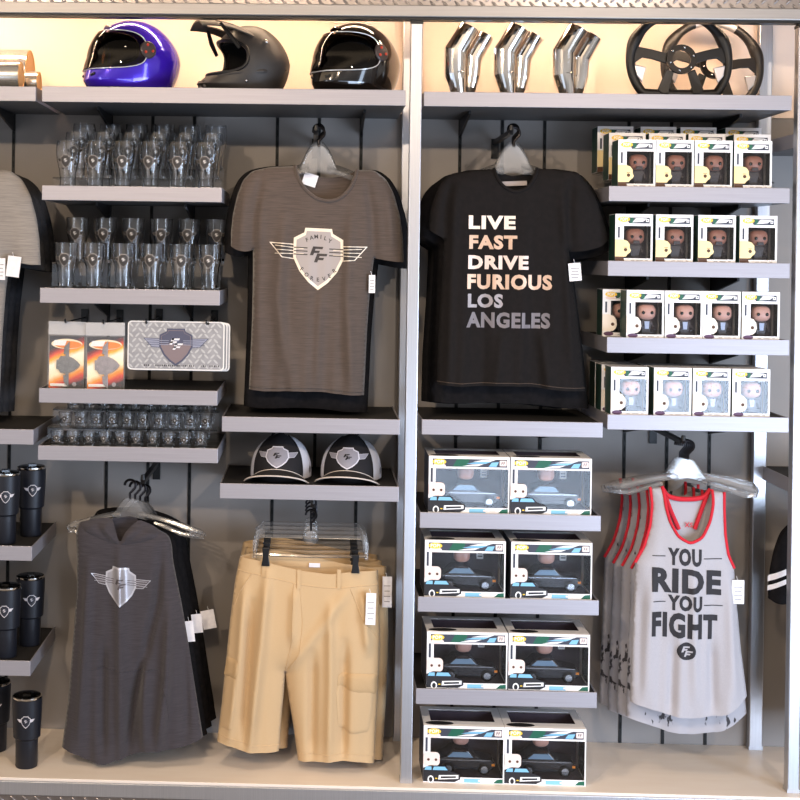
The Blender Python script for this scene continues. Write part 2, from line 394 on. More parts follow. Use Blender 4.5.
# ---- shelves
SH = {}
def shelf(key, label, x0, x1, yt, yb, depth=None, lip=True):
    a, c = W(x0, yt), W(x1, yt); d, e_ = W(x0, yb), W(x1, yb)
    zt = (a.z + c.z) / 2; zb = (d.z + e_.z) / 2; X0 = a.x; X1 = c.x; yb_ = depth or (WY - .005)
    O = ((X0 + X1) / 2, 0, zb); t = thing('shelf', label, 'shelf', O)
    b = MB(O); b.box((X0 + .001, .004, zb), (X1 - .001, yb_, zt - .006)); b.build('tray', tray_m, t, smooth=False)
    b = MB(O); b.box((X0, 0, zb - .0005), (X1, .004, zt)); bevel(b.build('front_lip', lip_m, t, smooth=False), .0012)
    b = MB(O); b.box((X0 + .004, .0041, zt - .006), (X1 - .004, yb_ - .004, zt - .0045)); b.build('liner', liner_m, t, smooth=False)
    for s_ in (0, 1):
        xx = X0 if s_ == 0 else X1 - .003
        b = MB(O); b.box((xx, .0042, zb + .0006), (xx + .003, yb_, zt - .001)); b.build('side_lip', lip_m, t, smooth=False)
    # brackets hang from the standards
    cand = [q for q in SLOTS if X0 + .03 < q < X1 - .03]
    for bx in ([cand[0], cand[-1]] if len(cand) > 1 else cand):   # one bracket near each end
        b = MB(O); b.prism_axis([(bx - .0035, WY - .004, zb - .001), (bx - .0035, .12, zb - .001), (bx - .0035, .12, zb - .012), (bx - .0035, WY - .03, zb - .055), (bx - .0035, WY - .004, zb - .06)], (.007, 0, 0))
        b.build('bracket', blk, t, smooth=False)
    SH[key] = (X0, X1, zt - .0045, zb); return t
TS = 'long silver top shelf carrying '
shelf('TL', TS + 'the three helmets', 42, 406, 88, 103.5)
shelf('TR', TS + 'the chrome pipes and steering wheels', 424, 792, 93.5, 108)
shelf('TX', TS + 'the metal cylinders at the left edge', -160, 36, 85.5, 100)
shelf('A1', 'silver shelf of curved beer glasses below the purple helmet', 42, 222, 186.5, 201)
shelf('A2', 'silver shelf of pub glasses above the keychains and licence plate', 40, 220, 289, 304)
shelf('A3', 'silver shelf right below the keychain cards and licence plate', 39, 217.5, 389.5, 404)
shelf('A4', 'silver shelf carrying the rows of shot glasses', 38, 218, 447, 461.5)
shelf('B1', 'silver shelf directly beneath the grey-brown emblem tee', 222, 400, 418, 433)
shelf('B2', 'silver shelf carrying the two trucker caps', 220, 399, 485, 500)
shelf('C1', 'uppermost of the four silver shelves of small boxed figures', 609, 790, 187, 202)
shelf('C2', 'silver figure-box shelf second from the top', 608, 790, 262, 277)
shelf('C3', 'silver figure-box shelf third from the top', 607, 789.5, 338.5, 354)
shelf('C4', 'lowest silver figure-box shelf, right above the racerback tanks', 607.5, 789, 416, 431)
shelf('D1', 'silver shelf directly beneath the black slogan tee', 422, 603, 421, 436)
shelf('D2', 'silver shelf under the top pair of boxed car toys', 420, 601, 514, 529.5)
shelf('D3', 'silver shelf under the second pair of boxed car toys', 418, 599, 598.5, 613.5)
shelf('D4', 'silver shelf under the third pair of boxed car toys', 416, 597, 690.5, 706)
shelf('L1', 'silver shelf at the left edge beneath the hanging grey tees', -145, 33.5, 428, 443)
shelf('L2', 'silver shelf at the left edge under the upper black tumblers', -147, 32, 544.5, 559)
shelf('L3', 'silver shelf at the left edge under the lower black tumblers', -149, 30.5, 659, 674)
shelf('R1', 'silver shelf end seen through the gap beside the top row of figures', 803.5, 985, 132, 147)
shelf('R2', 'silver shelf end seen through the gap left of the far right post', 803, 985, 486, 501)

# ================================================================== garments
def resample(pts, step, it=2):
    """even spacing along a polyline, corners softened a little; end points kept"""
    p = [Vector(q) for q in pts]; L = [0.0]
    for i in range(1, len(p)): L.append(L[-1] + (p[i] - p[i - 1]).length)
    n = max(2, int(L[-1] / step)); o = []; j = 0
    for k in range(n + 1):
        t = L[-1] * k / n
        while j < len(p) - 2 and L[j + 1] < t: j += 1
        d = L[j + 1] - L[j]; f = 0 if d < 1e-9 else (t - L[j]) / d
        o.append(p[j].lerp(p[j + 1], min(max(f, 0), 1)))
    for _ in range(it):
        o = [o[0]] + [(o[i - 1] + o[i] * 2 + o[i + 1]) / 4 for i in range(1, len(o) - 1)] + [o[-1]]
    return o
def inside(p, poly):
    c = False; n = len(poly); x, y = p[0], p[1]
    for i in range(n):
        a, b_ = poly[i], poly[i - 1]
        if (a[1] > y) != (b_[1] > y) and x < (b_[0] - a[0]) * (y - a[1]) / (b_[1] - a[1]) + a[0]: c = not c
    return c
def seg_dist(p, a, b_):
    d = (b_[0] - a[0], b_[1] - a[1]); L = d[0] * d[0] + d[1] * d[1]
    t = 0 if L < 1e-12 else max(0, min(1, ((p[0] - a[0]) * d[0] + (p[1] - a[1]) * d[1]) / L))
    return math.hypot(p[0] - a[0] - d[0] * t, p[1] - a[1] - d[1] * t), t

class Cloth:
    """hanging garment: chains of (pixel outline, closed seam?, back outline or None), front and back sheets joined at the seams"""
    def __init__(s, chains, Y, T=.028, folds=(), wave=(.006, 30, 0.0), step=.0085, scale=1.0, org=None):
        s.Y = Y; s.T = T; s.wave = wave; s.step = step
        cv = lambda px: [Vector((W(u, v, Y).x, W(u, v, Y).z)) for u, v in px]
        s.cv = cv
        s.folds = [([Vector((W(u, v, Y).x, W(u, v, Y).z)) for u, v in f[0]], f[1], f[2]) for f in folds]
        s.front = []; s.back = []; s.closed = []
        for px, cl, bk in chains:
            a = resample(cv(px), step); s.front.append(a)
            if cl: s.closed += list(zip(a[:-1], a[1:]))
            s.back.append(resample(cv(bk), step) if bk else a)
        allp = [p for c in s.front for p in c]
        s.ztop = max(p.y for p in allp); s.zbot = min(p.y for p in allp); s.xmid = (min(p.x for p in allp) + max(p.x for p in allp)) / 2
        s.org = Vector(org) if org else Vector((s.xmid, Y, s.ztop))
        A = np.array([[p.x, p.y] for p, q in s.closed]); B = np.array([[q.x, q.y] for p, q in s.closed])
        s.A = A; s.D = B - A; s.L2 = np.maximum((s.D ** 2).sum(1), 1e-12); s.memo = {}
    def dist(s, p):
        k = (round(p[0], 6), round(p[1], 6))
        if k in s.memo: return s.memo[k]
        w_ = np.array([p[0], p[1]]) - s.A
        t = np.clip((w_ * s.D).sum(1) / s.L2, 0, 1)
        r = w_ - s.D * t[:, None]
        m = min(float(np.sqrt((r * r).sum(1).min())), .12); s.memo[k] = m
        return m
    def depth(s, x, z):
        p = (x, z); d = s.dist(p)
        t = s.T * (1 - math.exp(-d / (s.T * .9)))
        e_ = 1 - math.exp(-d / .02)
        h = (s.ztop - z) / (s.ztop - s.zbot)
        A, k, ph_ = s.wave
        q = A * (max(h, 0) ** 1.1) * (math.sin(k * x + ph_ + 1.5 * h) + .5 * math.sin(k * 1.9 * x + 2.1 * ph_ - h) + .25 * math.sin(k * 3.7 * x + ph_ * .7 + 2 * h))
        for pl, amp, wd in s.folds:
            best = (1e9, 0)
            n = len(pl) - 1
            for i in range(n):
                dd, tt = seg_dist(p, pl[i], pl[i + 1])
                if dd < best[0]: best = (dd, (i + tt) / n)
            fade = min(1, 4 * best[1] + .25) if best[1] < .5 else min(1, 4 * (1 - best[1]) + .35)
            wd = max(wd, .014); q += 2.3 * amp * math.exp(-(best[0] / wd) ** 2) * fade
        return t + q * e_
    def fy(s, x, z): return s.Y - s.depth(x, z)
    def fn(s, off=.0012):
        return lambda x, z, L=0: Vector((x, s.fy(x, z) - off - .00025 * L, z))
    def sheet(s, chains, sign):
        loop = []
        for c in chains: loop += c[:-1]
        n = len(loop); xs = [p.x for p in loop]; zs = [p.y for p in loop]
        pts = list(loop); st = s.step; j = 0; z = min(zs)
        while z < max(zs):
            x = min(xs) + (st / 2 if j % 2 else 0)
            while x < max(xs):
                if inside((x, z), loop): pts.append(Vector((x, z)))
                x += st
            z += st * .9; j += 1
        # keep clear of the outline
        keep = list(loop); cell = {}
        for p in loop: cell.setdefault((int(p.x / st), int(p.y / st)), []).append(p)
        for p in pts[n:]:
            ci, cj = int(p.x / st), int(p.y / st)
            if all((p - q).length > st * .55 for a in (-1, 0, 1) for b_ in (-1, 0, 1) for q in cell.get((ci + a, cj + b_), ())): keep.append(p)
        r = geometry.delaunay_2d_cdt(keep, [(i, (i + 1) % n) for i in range(n)], [], 0, 1e-6)
        V, F = r[0], r[2]
        out_f = [f for f in F if inside(((V[f[0]].x + V[f[1]].x + V[f[2]].x) / 3, (V[f[0]].y + V[f[1]].y + V[f[2]].y) / 3), loop)]
        v3 = []
        for p in V:
            d = s.depth(p.x, p.y) if sign < 0 else s.T * .8 * (1 - math.exp(-s.dist(p) / (s.T * .9)))
            if s.dist(p) < 1e-4: d = 0
            v3.append(Vector((p.x, s.Y + sign * d, p.y)))
        return v3, out_f
    def build(s, name, m, parent=None):
        b = MB(s.org)
        for ch, sg in ((s.front, -1), (s.back, 1)):
            v, f = s.sheet(ch, sg); b.add(v, f)
        o = b.build(name, m, parent, angle=80)
        bm = bmesh.new(); bm.from_mesh(o.data); bmesh.ops.remove_doubles(bm, verts=bm.verts, dist=1e-5); bmesh.ops.recalc_face_normals(bm, faces=bm.faces); bm.to_mesh(o.data); bm.free()
        return o
    def trim(s, name, px, rad, m, parent, off=0.0, flat=None, back=False, it=2):
        pl = resample(s.cv(px), s.step, it); b = MB(s.org)
        pth = [Vector((p.x, (s.Y + s.T * .5) if back else (s.fy(p.x, p.y) - off), p.y)) for p in pl]
        b.tube(pth, rad, 8, flat=flat)
        return b.build(name, m, parent)

def card(mb, u, v, w_, h_, y, rot=0.0, t=.0012, mi=0):
    c = W(u, v, y); q = []
    for a, b_ in ((-.5, -.5), (.5, -.5), (.5, .5), (-.5, .5)):
        x, z = a * w_, b_ * h_; q.append((c.x + x * math.cos(rot) - z * math.sin(rot), c.z + x * math.sin(rot) + z * math.cos(rot)))
    mb.prism(q, y, y + t, mi)
def price_tag(parent, org, u0, v0, u1, v1, y, rot=0.0, name='price_tag'):
    a, c = W(u0, v0, y), W(u1, v1, y); b = MB(org)
    card(b, (u0 + u1) / 2, (v0 + v1) / 2, abs(c.x - a.x), abs(c.z - a.z), y, rot)
    m = W((u0 + u1) / 2, v0, y); b.tube([(m.x, y, m.z - .002), (m.x - .004, y + .004, m.z + .012)], .0007, 5)
    o = b.build(name, tagw, parent, smooth=False)
    b = MB(org)
    for k in range(4):
        zz = a.z - (a.z - c.z) * (.3 + .17 * k); q = (c.x - a.x) * (.28 if k % 2 else .34); xm = (a.x + c.x) / 2
        if abs(rot) < .12: b.box((xm - q, y - .0004, zz - .001), (xm + q, y, zz + .001))
    if b.f: b.build('tag_print', mat('grey_ink', (120, 118, 122), .7, bump=.02), o, smooth=False)
    return o

# ---- hanging hardware
def faceout(label, u, v, Yf=.05, up=0):
    """black face-out arm from the wall standard, tip at pixel (u, v)"""
    p = W(u, v, Yf); O = (p.x, WY - .004, p.z); t = thing('faceout_arm', label, 'display arm', O)
    b = MB(O); b.box((p.x - .008, Yf, p.z - .012), (p.x + .008, WY - .004, p.z + .004)); bevel(b.build('arm', blk, t, smooth=False), .002)
    b = MB(O); b.box((p.x - .013, WY - .008, p.z - .06), (p.x + .013, WY - .0032, p.z + .008)); b.build('wall_plate', blk, t, smooth=False)
    b = MB(O); b.tube([(p.x, Yf + .004, p.z - .004), (p.x, Yf - .004, p.z + .004), (p.x, Yf - .004, p.z + .018)], [.008, .008, .006], 10); b.build('tip', blk, t)
    return p
hook_m = mat('dark_hook_wire', (40, 38, 40), .3, .9, bump=.02)
def hanger_arms(label, u, v, Y, span=.2, drop=.055, neck=.045, group=None, tilt=0.0, loops=False, clips=False, r=.008):
    """clear plastic hanger; (u, v) is the top of its plastic body"""
    p = W(u, v, Y); O = (p.x, Y, p.z); t = thing('clear_hanger', label, 'hanger', O, group=group)
    b = MB()
    # fan-shaped middle
    b.prism([(-.02, -.004), (-.01, .002), (.01, .002), (.02, -.004), (.034, -.022), (.044, -.04), (.062, -neck), (.04, -neck - .012), (0, -neck - .004), (-.04, -neck - .012), (-.062, -neck), (-.044, -.04), (-.034, -.022)], -.006, .006)
    bevel(b.build('middle', plastic_c, t, smooth=False), .003)
    for sx in (-1, 1):
        b = MB()
        pth = [(sx * (.03 + (span - .03) * k / 8), 0, -neck + .002 - drop * (k / 8) ** 1.5) for k in range(9)]
        b.tube(pth, [r] * 7 + [r * 1.15, r * .8], 8, flat=1.0)
        if loops:
            x1, z1 = sx * span, -neck - drop
            b.tube([(sx * .08, 0, -neck - .022), (sx * .13, 0, z1 + .004), (sx * (span - .03), 0, z1 - .014), (x1, 0, z1 - .012), (x1 + sx * .004, 0, z1 + .004)], r * .75, 8)
        b.build('arm', plastic_c, t)
    b = MB(); hk = [(0, 0, -.004), (0, 0, .018)] + [(.018 * math.cos(R_(a)) - .0, 0, .042 + .018 * math.sin(R_(a))) for a in range(-60, 200, 22)]
    b.tube([(0, 0, -.004), (0, 0, .016), (.008, 0, .024)] + hk[2:], .0045, 7); b.build('hook', hook_m, t)
    if tilt: t.rotation_euler = (0, 0, tilt)
    return t

# ---- materials of the clothes
tee_grey = mat('grey_brown_slub_jersey', (88, 76, 70), .9, noise=((66, 57, 52), (22, 22, 700), .3, .7), sheen=.2)
tee_black = mat('black_jersey', (18, 15, 15), .92, noise=((22, 18, 18), (60, 60, 60), .4, .6), spec=.3)
jet = mat('jet_black_jersey', (16, 15, 17), .92, noise=((22, 20, 22), (60, 60, 60), .4, .6), spec=.2)
hood_m = mat('charcoal_slub_jersey', (66, 61, 66), .9, noise=((48, 44, 48), (24, 24, 650), .3, .7), sheen=.2)
rack_m = mat('heather_grey_jersey', (178, 174, 178), .9, noise=((164, 161, 166), (500, 500, 700), .35, .65), sheen=.15)
rack_back = mat('heather_jersey_feather_print', (168, 166, 172), .9, noise=((60, 58, 62), (55, 55, 26), .62, .66), sheen=.1)
red_m = mat('red_binding', (200, 32, 48), .8, bump=.1)
khaki = mat('khaki_twill', (198, 169, 130), .85, noise=((192, 162, 122), (900, 900, 900), .35, .65), sheen=.1)
ink_gold = mat('foil_outline', (228, 214, 196), .45, .2, bump=.02)
ink_grey = mat('grey_plastisol', (158, 150, 148), .6, bump=.02)
ink_dark = mat('dark_print', (62, 56, 54), .7, bump=.02)

def neck_label(parent, org, u0, v0, u1, v1, y, m=None, rot=0.0):
    a, c = W(u0, v0, y), W(u1, v1, y); b = MB(org); card(b, (u0 + u1) / 2, (v0 + v1) / 2, abs(c.x - a.x), abs(c.z - a.z), y, rot, .0008)
    return b.build('neck_label', m or tagw, parent, smooth=False)

# ---- grey-brown emblem tee
def tee_chains(nl, nb, nr, sl, sr, hl, hr, hem, bk):
    """nl..nr neckline through nb; sl / sr sleeve outlines down to the armpit; body sides hl / hr; hem between"""
    return [(nl + nb + nr, False, bk),
            ([nr[-1]] + sr[0], True, None), ([sr[0][-1]] + sr[1], False, None), ([sr[1][-1]] + hr, True, None),
            ([hr[-1]] + hem, False, None), ([hem[-1]] + hl, True, None), ([hl[-1]] + sl[1], False, None), ([sl[1][-1]] + sl[0] + [nl[0]], True, None)]
NL, NB, NR = [(295, 166)], [(298, 178), (305, 190), (316, 199), (328, 202), (340, 199), (350, 189), (355, 178)], [(357, 170)]
GT = tee_chains(NL, NB, NR,
    ([(231, 246), (231, 232), (233, 214), (237, 196), (243, 180), (252, 171), (270, 167)], [(246, 252), (236, 250), (231, 246)]),
    ([(374, 170), (386, 179), (394, 194), (400, 216), (403, 238), (404, 262)], [(396, 262), (384, 260), (374, 258)]),
    [(252, 320), (253, 270), (253, 250)], [(370, 290), (367, 330), (364, 395)],
    [(345, 394), (320, 391), (290, 390), (268, 391), (249, 389)],
    [(295, 166), (305, 174), (328, 178), (347, 175), (357, 170)])
def put_tee(name, label, cat, chains, Y, m, folds, wave, group=None):
    c = Cloth(chains, Y, folds=folds, wave=wave); t = thing(name, label, cat, c.org, group=group)
    return c, t
G_FOLDS = [([(285, 215), (278, 300), (292, 392)], .010, .022), ([(262, 200), (258, 300), (262, 390)], .006, .012), ([(350, 215), (346, 300), (352, 392)], .008, .016), ([(320, 290), (316, 390)], .007, .013),
           ([(262, 172), (255, 215), (253, 250)], -.006, .006), ([(366, 174), (372, 215), (374, 256)], -.006, .006), ([(245, 190), (240, 245)], .006, .008), ([(388, 190), (392, 250)], .006, .008)]
gc, gt = put_tee('t_shirt', 'grey-brown heather tee with winged shield print, front of its rack above the trucker caps', 't-shirt', GT, .075, tee_grey, G_FOLDS, (.009, 38, .4))
gc.build('body', tee_grey, gt)
gc.trim('collar', NL + NB + NR, .0055, tee_grey, gt, .001)
gc.trim('hem_stitch', [(249, 386), (268, 388), (290, 387), (320, 388), (345, 391), (364, 392)], .0012, ink_dark, gt)
neck_label(gt, gc.org, 303, 173.5, 317, 186, .088, rot=-.3)
b = MB(gc.org); f_ = gc.fn(); ec, ex, ez = W(319, 252, .075), 0, 0
er = W(367.5, 246.5, .075); el = W(269.5, 241.5, .075); ec = (er + el) / 2; hw = (er.x - el.x) / 2; sl = (er.z - el.z) / 2 / hw
emblem(b, lambda x, y, L: f_(ec.x + x * hw, ec.z - .2 * hw + y * hw * .97 + x * sl * hw, L), .008, words=True)
b.build('emblem_print', [ink_gold, ink_grey, ink_dark], gt)
price_tag(gt, gc.org, 369, 275, 375, 293, .05)
def back_copies(src_label, cat, chains, Y0, dY, n, m, folds, wave, labels, group, scale=1.06, name='t_shirt', dx=0, dz=0, tags=()):
    c = Cloth(chains, Y0, folds=folds, wave=wave, step=.014); root = None
    for i in range(n):
        if root is None:
            t = thing(name, labels[i], cat, c.org, group=group); c.build('body', m, t); root = t
        else:
            t = copy_tree(root); t['label'] = labels[i]
        t.location = (c.org[0] + dx * (i + 1), Y0 + dY * i, c.org[2] + dz * (i + 1)); sc = scale + .003 * i - .012; t.scale = (sc, .8, sc)
    return root
bl = ['black tee directly behind the grey-brown emblem tee', 'third tee back on the grey-brown emblem tee rack, black', 'fourth tee back on the grey-brown emblem tee rack, black', 'rearmost black tee on the grey-brown emblem tee rack']
back_copies('', 't-shirt', GT, .13, .056, 4, jet, [], (.006, 34, 1.2), bl, 'tees racked under the helmets', 1.09, dz=.002)
pf = faceout('black face-out arm holding the grey-brown emblem tees', 316, 131, .03)
for i in range(5):
    hanger_arms(['clear hanger inside the front grey-brown emblem tee', 'second clear hanger back on the emblem tee rack', 'third clear hanger back on the emblem tee rack', 'fourth clear hanger back on the emblem tee rack', 'rearmost clear hanger on the emblem tee rack'][i],
                319 - (i > 0) * .5, 146 - i * 1.0, .075 + i * .056, span=.165, drop=.05, neck=.082, group='hangers on the emblem tee rack')
for i, (u0, v0, u1, v1, Y) in enumerate(((374, 288, 388, 305, .098),)):
    pass

# ---- black slogan tee
NL, NB, NR = [(494, 169)], [(496, 178), (502, 187), (514, 193), (526, 189), (533, 179)], [(537, 169)]
BT = tee_chains(NL, NB, NR,
    ([(428, 229), (430, 212), (434, 198), (440, 184), (450, 174), (470, 170)], [(444, 238), (436, 235), (428, 229)]),
    ([(556, 169), (578, 172), (590, 186), (598, 204), (606, 228), (608, 240)], [(600, 247), (585, 251), (569, 252)]),
    [(438, 340), (442, 280), (444, 240)], [(574, 290), (580, 340), (585, 391)],
    [(560, 390), (530, 386), (490, 385), (460, 386), (437, 384)],
    [(494, 169), (503, 173), (514, 176), (528, 173), (537, 169)])
B_FOLDS = [([(455, 190), (450, 280), (448, 386)], .007, .014), ([(560, 190), (566, 280), (572, 388)], .007, .014), ([(500, 330), (496, 386)], .006, .014), ([(540, 330), (545, 386)], .007, .012),
           ([(452, 176), (446, 205), (444, 238)], -.006, .006), ([(572, 174), (568, 210), (569, 250)], -.006, .006)]
bc, bt = put_tee('t_shirt', 'black tee reading LIVE FAST DRIVE FURIOUS LOS ANGELES, front of its rack', 't-shirt', BT, .075, tee_black, B_FOLDS, (.009, 36, 1.0))
bc.build('body', tee_black, bt)
bc.trim('collar', NL + NB + NR, .0055, tee_black, bt, .001)
bc.trim('hem_stitch', [(437, 381), (460, 383), (490, 382), (530, 383), (560, 387), (585, 388)], .0012, mat('brown_thread', (70, 58, 50), .8, bump=.02), bt)
f_ = bc.fn()
inks = {'cream': mat('cream_foil', (240, 222, 208), .35, .25, bump=.02), 'tan': mat('tan_foil', (205, 172, 148), .35, .3, bump=.02), 'pink': mat('pale_pink_foil', (226, 200, 188), .35, .25, bump=.02), 'grey': mat('grey_foil', (150, 142, 144), .4, .2, bump=.02), 'dim': mat('dim_grey_ink', (112, 106, 110), .5, .1, bump=.02)}
for wd, u0, v0, u1, v1, ik in (('LIVE', 468.5, 216, 515.5, 229, 'cream'), ('FAST', 469, 235.5, 517, 249, 'tan'), ('DRIVE', 468, 256, 528.5, 269, 'pink'), ('FURIOUS', 467, 275, 552, 289, 'tan'), ('LOS', 467.5, 294, 503, 307.5, 'grey'), ('ANGELES', 466, 313, 550, 327.5, 'dim')):
    a, c = W(u0, v1, .05), W(u1, v0, .05); b = MB(bc.org)
    put_text(b, wd, a.x, min(a.z, c.z), c.x, max(a.z, c.z), lambda x, z: f_(x, z), 0, .008, bold=.045)
    b.build('lettering', inks[ik], bt)
neck_label(bt, bc.org, 502, 181, 527, 186, .088, mat('neck_print', (170, 160, 158), .7, bump=.02), .05)
price_tag(bt, bc.org, 569, 263, 581, 281, .045, .1)
bl = ['black tee directly behind the black slogan tee', 'third black tee back on the slogan tee rack', 'fourth black tee back on the slogan tee rack', 'rearmost black tee on the slogan tee rack']
bk_root = back_copies('', 't-shirt', BT, .13, .056, 4, jet, [], (.006, 33, .3), bl, 'tees racked under the chrome pipes', 1.085, dx=-.004, dz=-.004)
faceout('black face-out arm holding the black slogan tees', 511, 131, .03)
for i in range(5):
    hanger_arms(['clear hanger inside the front black slogan tee', 'second clear hanger back on the slogan tee rack', 'third clear hanger back on the slogan tee rack', 'fourth clear hanger back on the slogan tee rack', 'rearmost clear hanger on the slogan tee rack'][i],
                514 - (i > 0) * 1, 146 - i * 1.0, .075 + i * .056, span=.165, drop=.05, neck=.082, group='hangers on the slogan tee rack')

# ---- tees at the left edge (the same cut, hung one bay over)
def shift(ch, du, dv, k=1.0, c=(316, 166)):
    f = lambda p: (c[0] + (p[0] - c[0]) * k + du, c[1] + (p[1] - c[1]) * k + dv)
    return [([f(p) for p in a], cl, [f(p) for p in bk] if bk else None) for a, cl, bk in ch]
LT = shift(GT, -366, 0, 1.03)
ltc, lt = put_tee('t_shirt', 'light grey heather tee with price tags, front of the rack at the left edge', 't-shirt', LT, .075, rack_m, [], (.006, 38, 2.0))
lt_m = mat('light_grey_slub_jersey', (150, 143, 136), .9, noise=((124, 118, 114), (22, 22, 600), .3, .7), sheen=.2)
ltc.build('body', lt_m, lt)
price_tag(lt, ltc.org, 7, 256, 20, 277, .04, -.12); price_tag(lt, ltc.org, -5, 258, 5, 280, .042)
bl = ['dark grey tee directly behind the light grey tee at the left edge', 'third tee back on the left edge rack, dark', 'rearmost dark tee on the left edge rack']
back_copies('', 't-shirt', LT, .13, .07, 3, mat('dark_grey_jersey', (40, 40, 44), .9, noise=((32, 32, 36), (60, 60, 60), .4, .6)), [], (.006, 34, 1.2), bl, 'tees racked at the left edge', 1.05, dx=.004, dz=-.004)
faceout('black face-out arm holding the tees at the left edge', -50, 131, .03)
for i in range(4):
    hanger_arms(['clear hanger inside the light grey tee at the left edge', 'second clear hanger back on the left edge rack', 'third clear hanger back on the left edge rack', 'rearmost clear hanger on the left edge rack'][i], -47, 146, .075 + i * .065, span=.165, drop=.05, neck=.082, group='hangers at the left edge')

# ---- hooded tank
HT = [([(112, 519), (116, 530), (121, 541), (130, 531), (139, 522)], False, [(112, 519), (118, 514), (127, 512), (134, 515), (139, 522)]),
      ([(139, 522), (154, 527), (169, 535), (172, 545), (173, 560), (177, 580), (182, 605), (188, 640), (194, 680), (203, 737)], True, None),
      ([(203, 737), (185, 744), (165, 747), (145, 748), (122, 756), (105, 761), (88, 757), (75, 751), (62, 747)], False, None),
      ([(62, 747), (68, 700), (73, 640), (77, 590), (77, 555), (76, 535), (78, 522), (95, 519), (112, 519)], True, None)]
H_FOLDS = [([(121, 545), (122, 620), (122, 755)], .009, .010), ([(162, 545), (158, 600), (135, 700), (126, 755)], -.012, .012), ([(172, 600), (168, 680), (160, 745)], .014, .016), ([(90, 560), (86, 650), (80, 745)], .012, .016), ([(104, 640), (104, 750)], -.010, .012), ([(185, 640), (188, 735)], -.008, .010), ([(146, 640), (145, 745)], .01, .012)]
hc = Cloth(HT, .09, T=.032, folds=H_FOLDS, wave=(.007, 40, .5))
ht = thing('hooded_tank', 'charcoal hooded tank with silver winged shield, front of the rack below the shot glasses', 'tank top', hc.org)
hc.build('body', hood_m, ht)
hm = [([(121, 543), (113, 536), (112, 528), (108, 520), (113, 517), (122, 527), (126, 540), (121, 543)],)]
def drape(name, chain, T, m, parent, org, Y, c0, folds=()):
    """a puffy panel lying on the cloth c0"""
    q = Cloth([(chain, True, None)], Y, T=T, folds=folds, wave=(0, 1, 0), step=.006, org=org)
    base_f = c0.fy
    q.Y = 0; loop = q.front
    v, f = q.sheet(loop, -1); b = MB(org)
    b.add([Vector((p.x, base_f(p.x, p.z) + p.y - .001, p.z)) for p in v], f)
    return b.build(name, m, parent, angle=80)
drape('hood', [(121, 543), (104, 538), (86, 530), (80, 522), (96, 518), (108, 517), (113, 519), (117, 530), (121, 543)], .03, hood_m, ht, hc.org, .09, hc, [([(95, 522), (112, 540)], -.006, .004), ([(104, 520), (117, 538)], .005, .004)])
drape('hood', [(121, 543), (126, 531), (133, 524), (140, 519), (152, 524), (160, 530), (158, 536), (140, 541), (121, 543)], .03, hood_m, ht, hc.org, .09, hc, [([(148, 526), (126, 541)], -.006, .004), ([(138, 523), (124, 538)], .005, .004)])
f_ = hc.fn(); er = W(151, 583, .06); el = W(91, 575, .06); ec = (er + el) / 2; hw = (er.x - el.x) / 2; sl = (er.z - el.z) / 2 / hw
b = MB(hc.org); emblem(b, lambda x, y, L: f_(ec.x + x * hw, ec.z - .12 * hw + y * hw * 1.0 + x * sl * hw, L), .006)
b.build('emblem_print', [mat('silver_foil', (196, 194, 200), .35, .4, bump=.02), mat('silver_foil_field', (164, 162, 168), .35, .4, bump=.02), mat('foil_gap', (92, 86, 90), .6, .1, bump=.02)], ht)
b = MB(hc.org); fp = hc.cv([(91, 668), (104, 664), (122, 668), (143, 668), (160, 665), (168, 690), (170, 715)])
b.tube([Vector((p.x, hc.fy(p.x, p.y) - .0005, p.y)) for p in resample(fp, .008)], .0016, 6); b.build('pocket_seam', hood_m, ht)
bl = ['black hooded tank directly behind the charcoal hooded tank', 'third hooded tank back below the shot glasses, black', 'rearmost black hooded tank below the shot glasses']
hb_ch = [([(p[0] + 2, p[1] + 2) for p in a], cl, [(p[0] + 2, p[1] + 2) for p in bk] if bk else None) for a, cl, bk in HT]
back_copies('', 'tank top', hb_ch, .15, .06, 3, jet, [], (.008, 36, 1.7), bl, 'hooded tanks', 1.0, name='hooded_tank', dx=.010, dz=.008)
for nm, (u0, v0, u1, v1, Y, r) in (('a', (184, 621, 194, 642, .13, .12)), ('b', (192, 614, 202, 633, .19, .12)), ('c', (202, 610, 215, 629, .24, .2))): price_tag(ht, hc.org, u0, v0, u1, v1, Y, r)
faceout('black face-out arm holding the hooded tanks', 143, 480, .03)
for i in range(4):
    hanger_arms(['clear hanger inside the charcoal hooded tank', 'second clear hanger back on the hooded tank rack', 'third clear hanger back on the hooded tank rack', 'rearmost clear hanger on the hooded tank rack'][i], 130 + i * 5, 498 + i * 1.5, .09 + i * .06, span=.2, drop=.045, neck=.055, group='hangers on the hooded tank rack', loops=True, tilt=-.05)

# ---- racerback tank
def tk(du=0, dv=0):
    q = [([(662, 487), (664, 505), (668, 520), (676, 535), (688, 542), (700, 536), (708, 520), (711, 505), (712, 490)], False, [(662, 487), (668, 497), (680, 500), (695, 500), (706, 498), (712, 490)]),
         ([(712, 490), (724, 492)], True, None),
         ([(724, 492), (724, 510), (725, 535), (728, 555), (734, 568)], True, None),
         ([(734, 568), (737, 605), (741, 650), (747, 696)], True, None),
         ([(747, 696), (735, 705), (720, 713), (707, 714), (692, 716), (669, 713), (650, 707), (630, 701)], False, None),
         ([(630, 701), (632, 640), (634, 600), (635, 562)], True, None),
         ([(635, 562), (644, 546), (650, 525), (652, 505), (650, 487)], True, None),
         ([(650, 487), (662, 487)], True, None)]
    return q
RC = tk()
R_FOLDS = [([(650, 580), (645, 640), (642, 705)], .005, .016), ([(728, 580), (730, 640), (734, 705)], .006, .016), ([(690, 560), (692, 640), (694, 714)], .006, .016), ([(672, 640), (670, 712)], -.007, .011), ([(710, 640), (712, 712)], -.007, .011), ([(640, 580), (638, 700)], -.006, .008)]
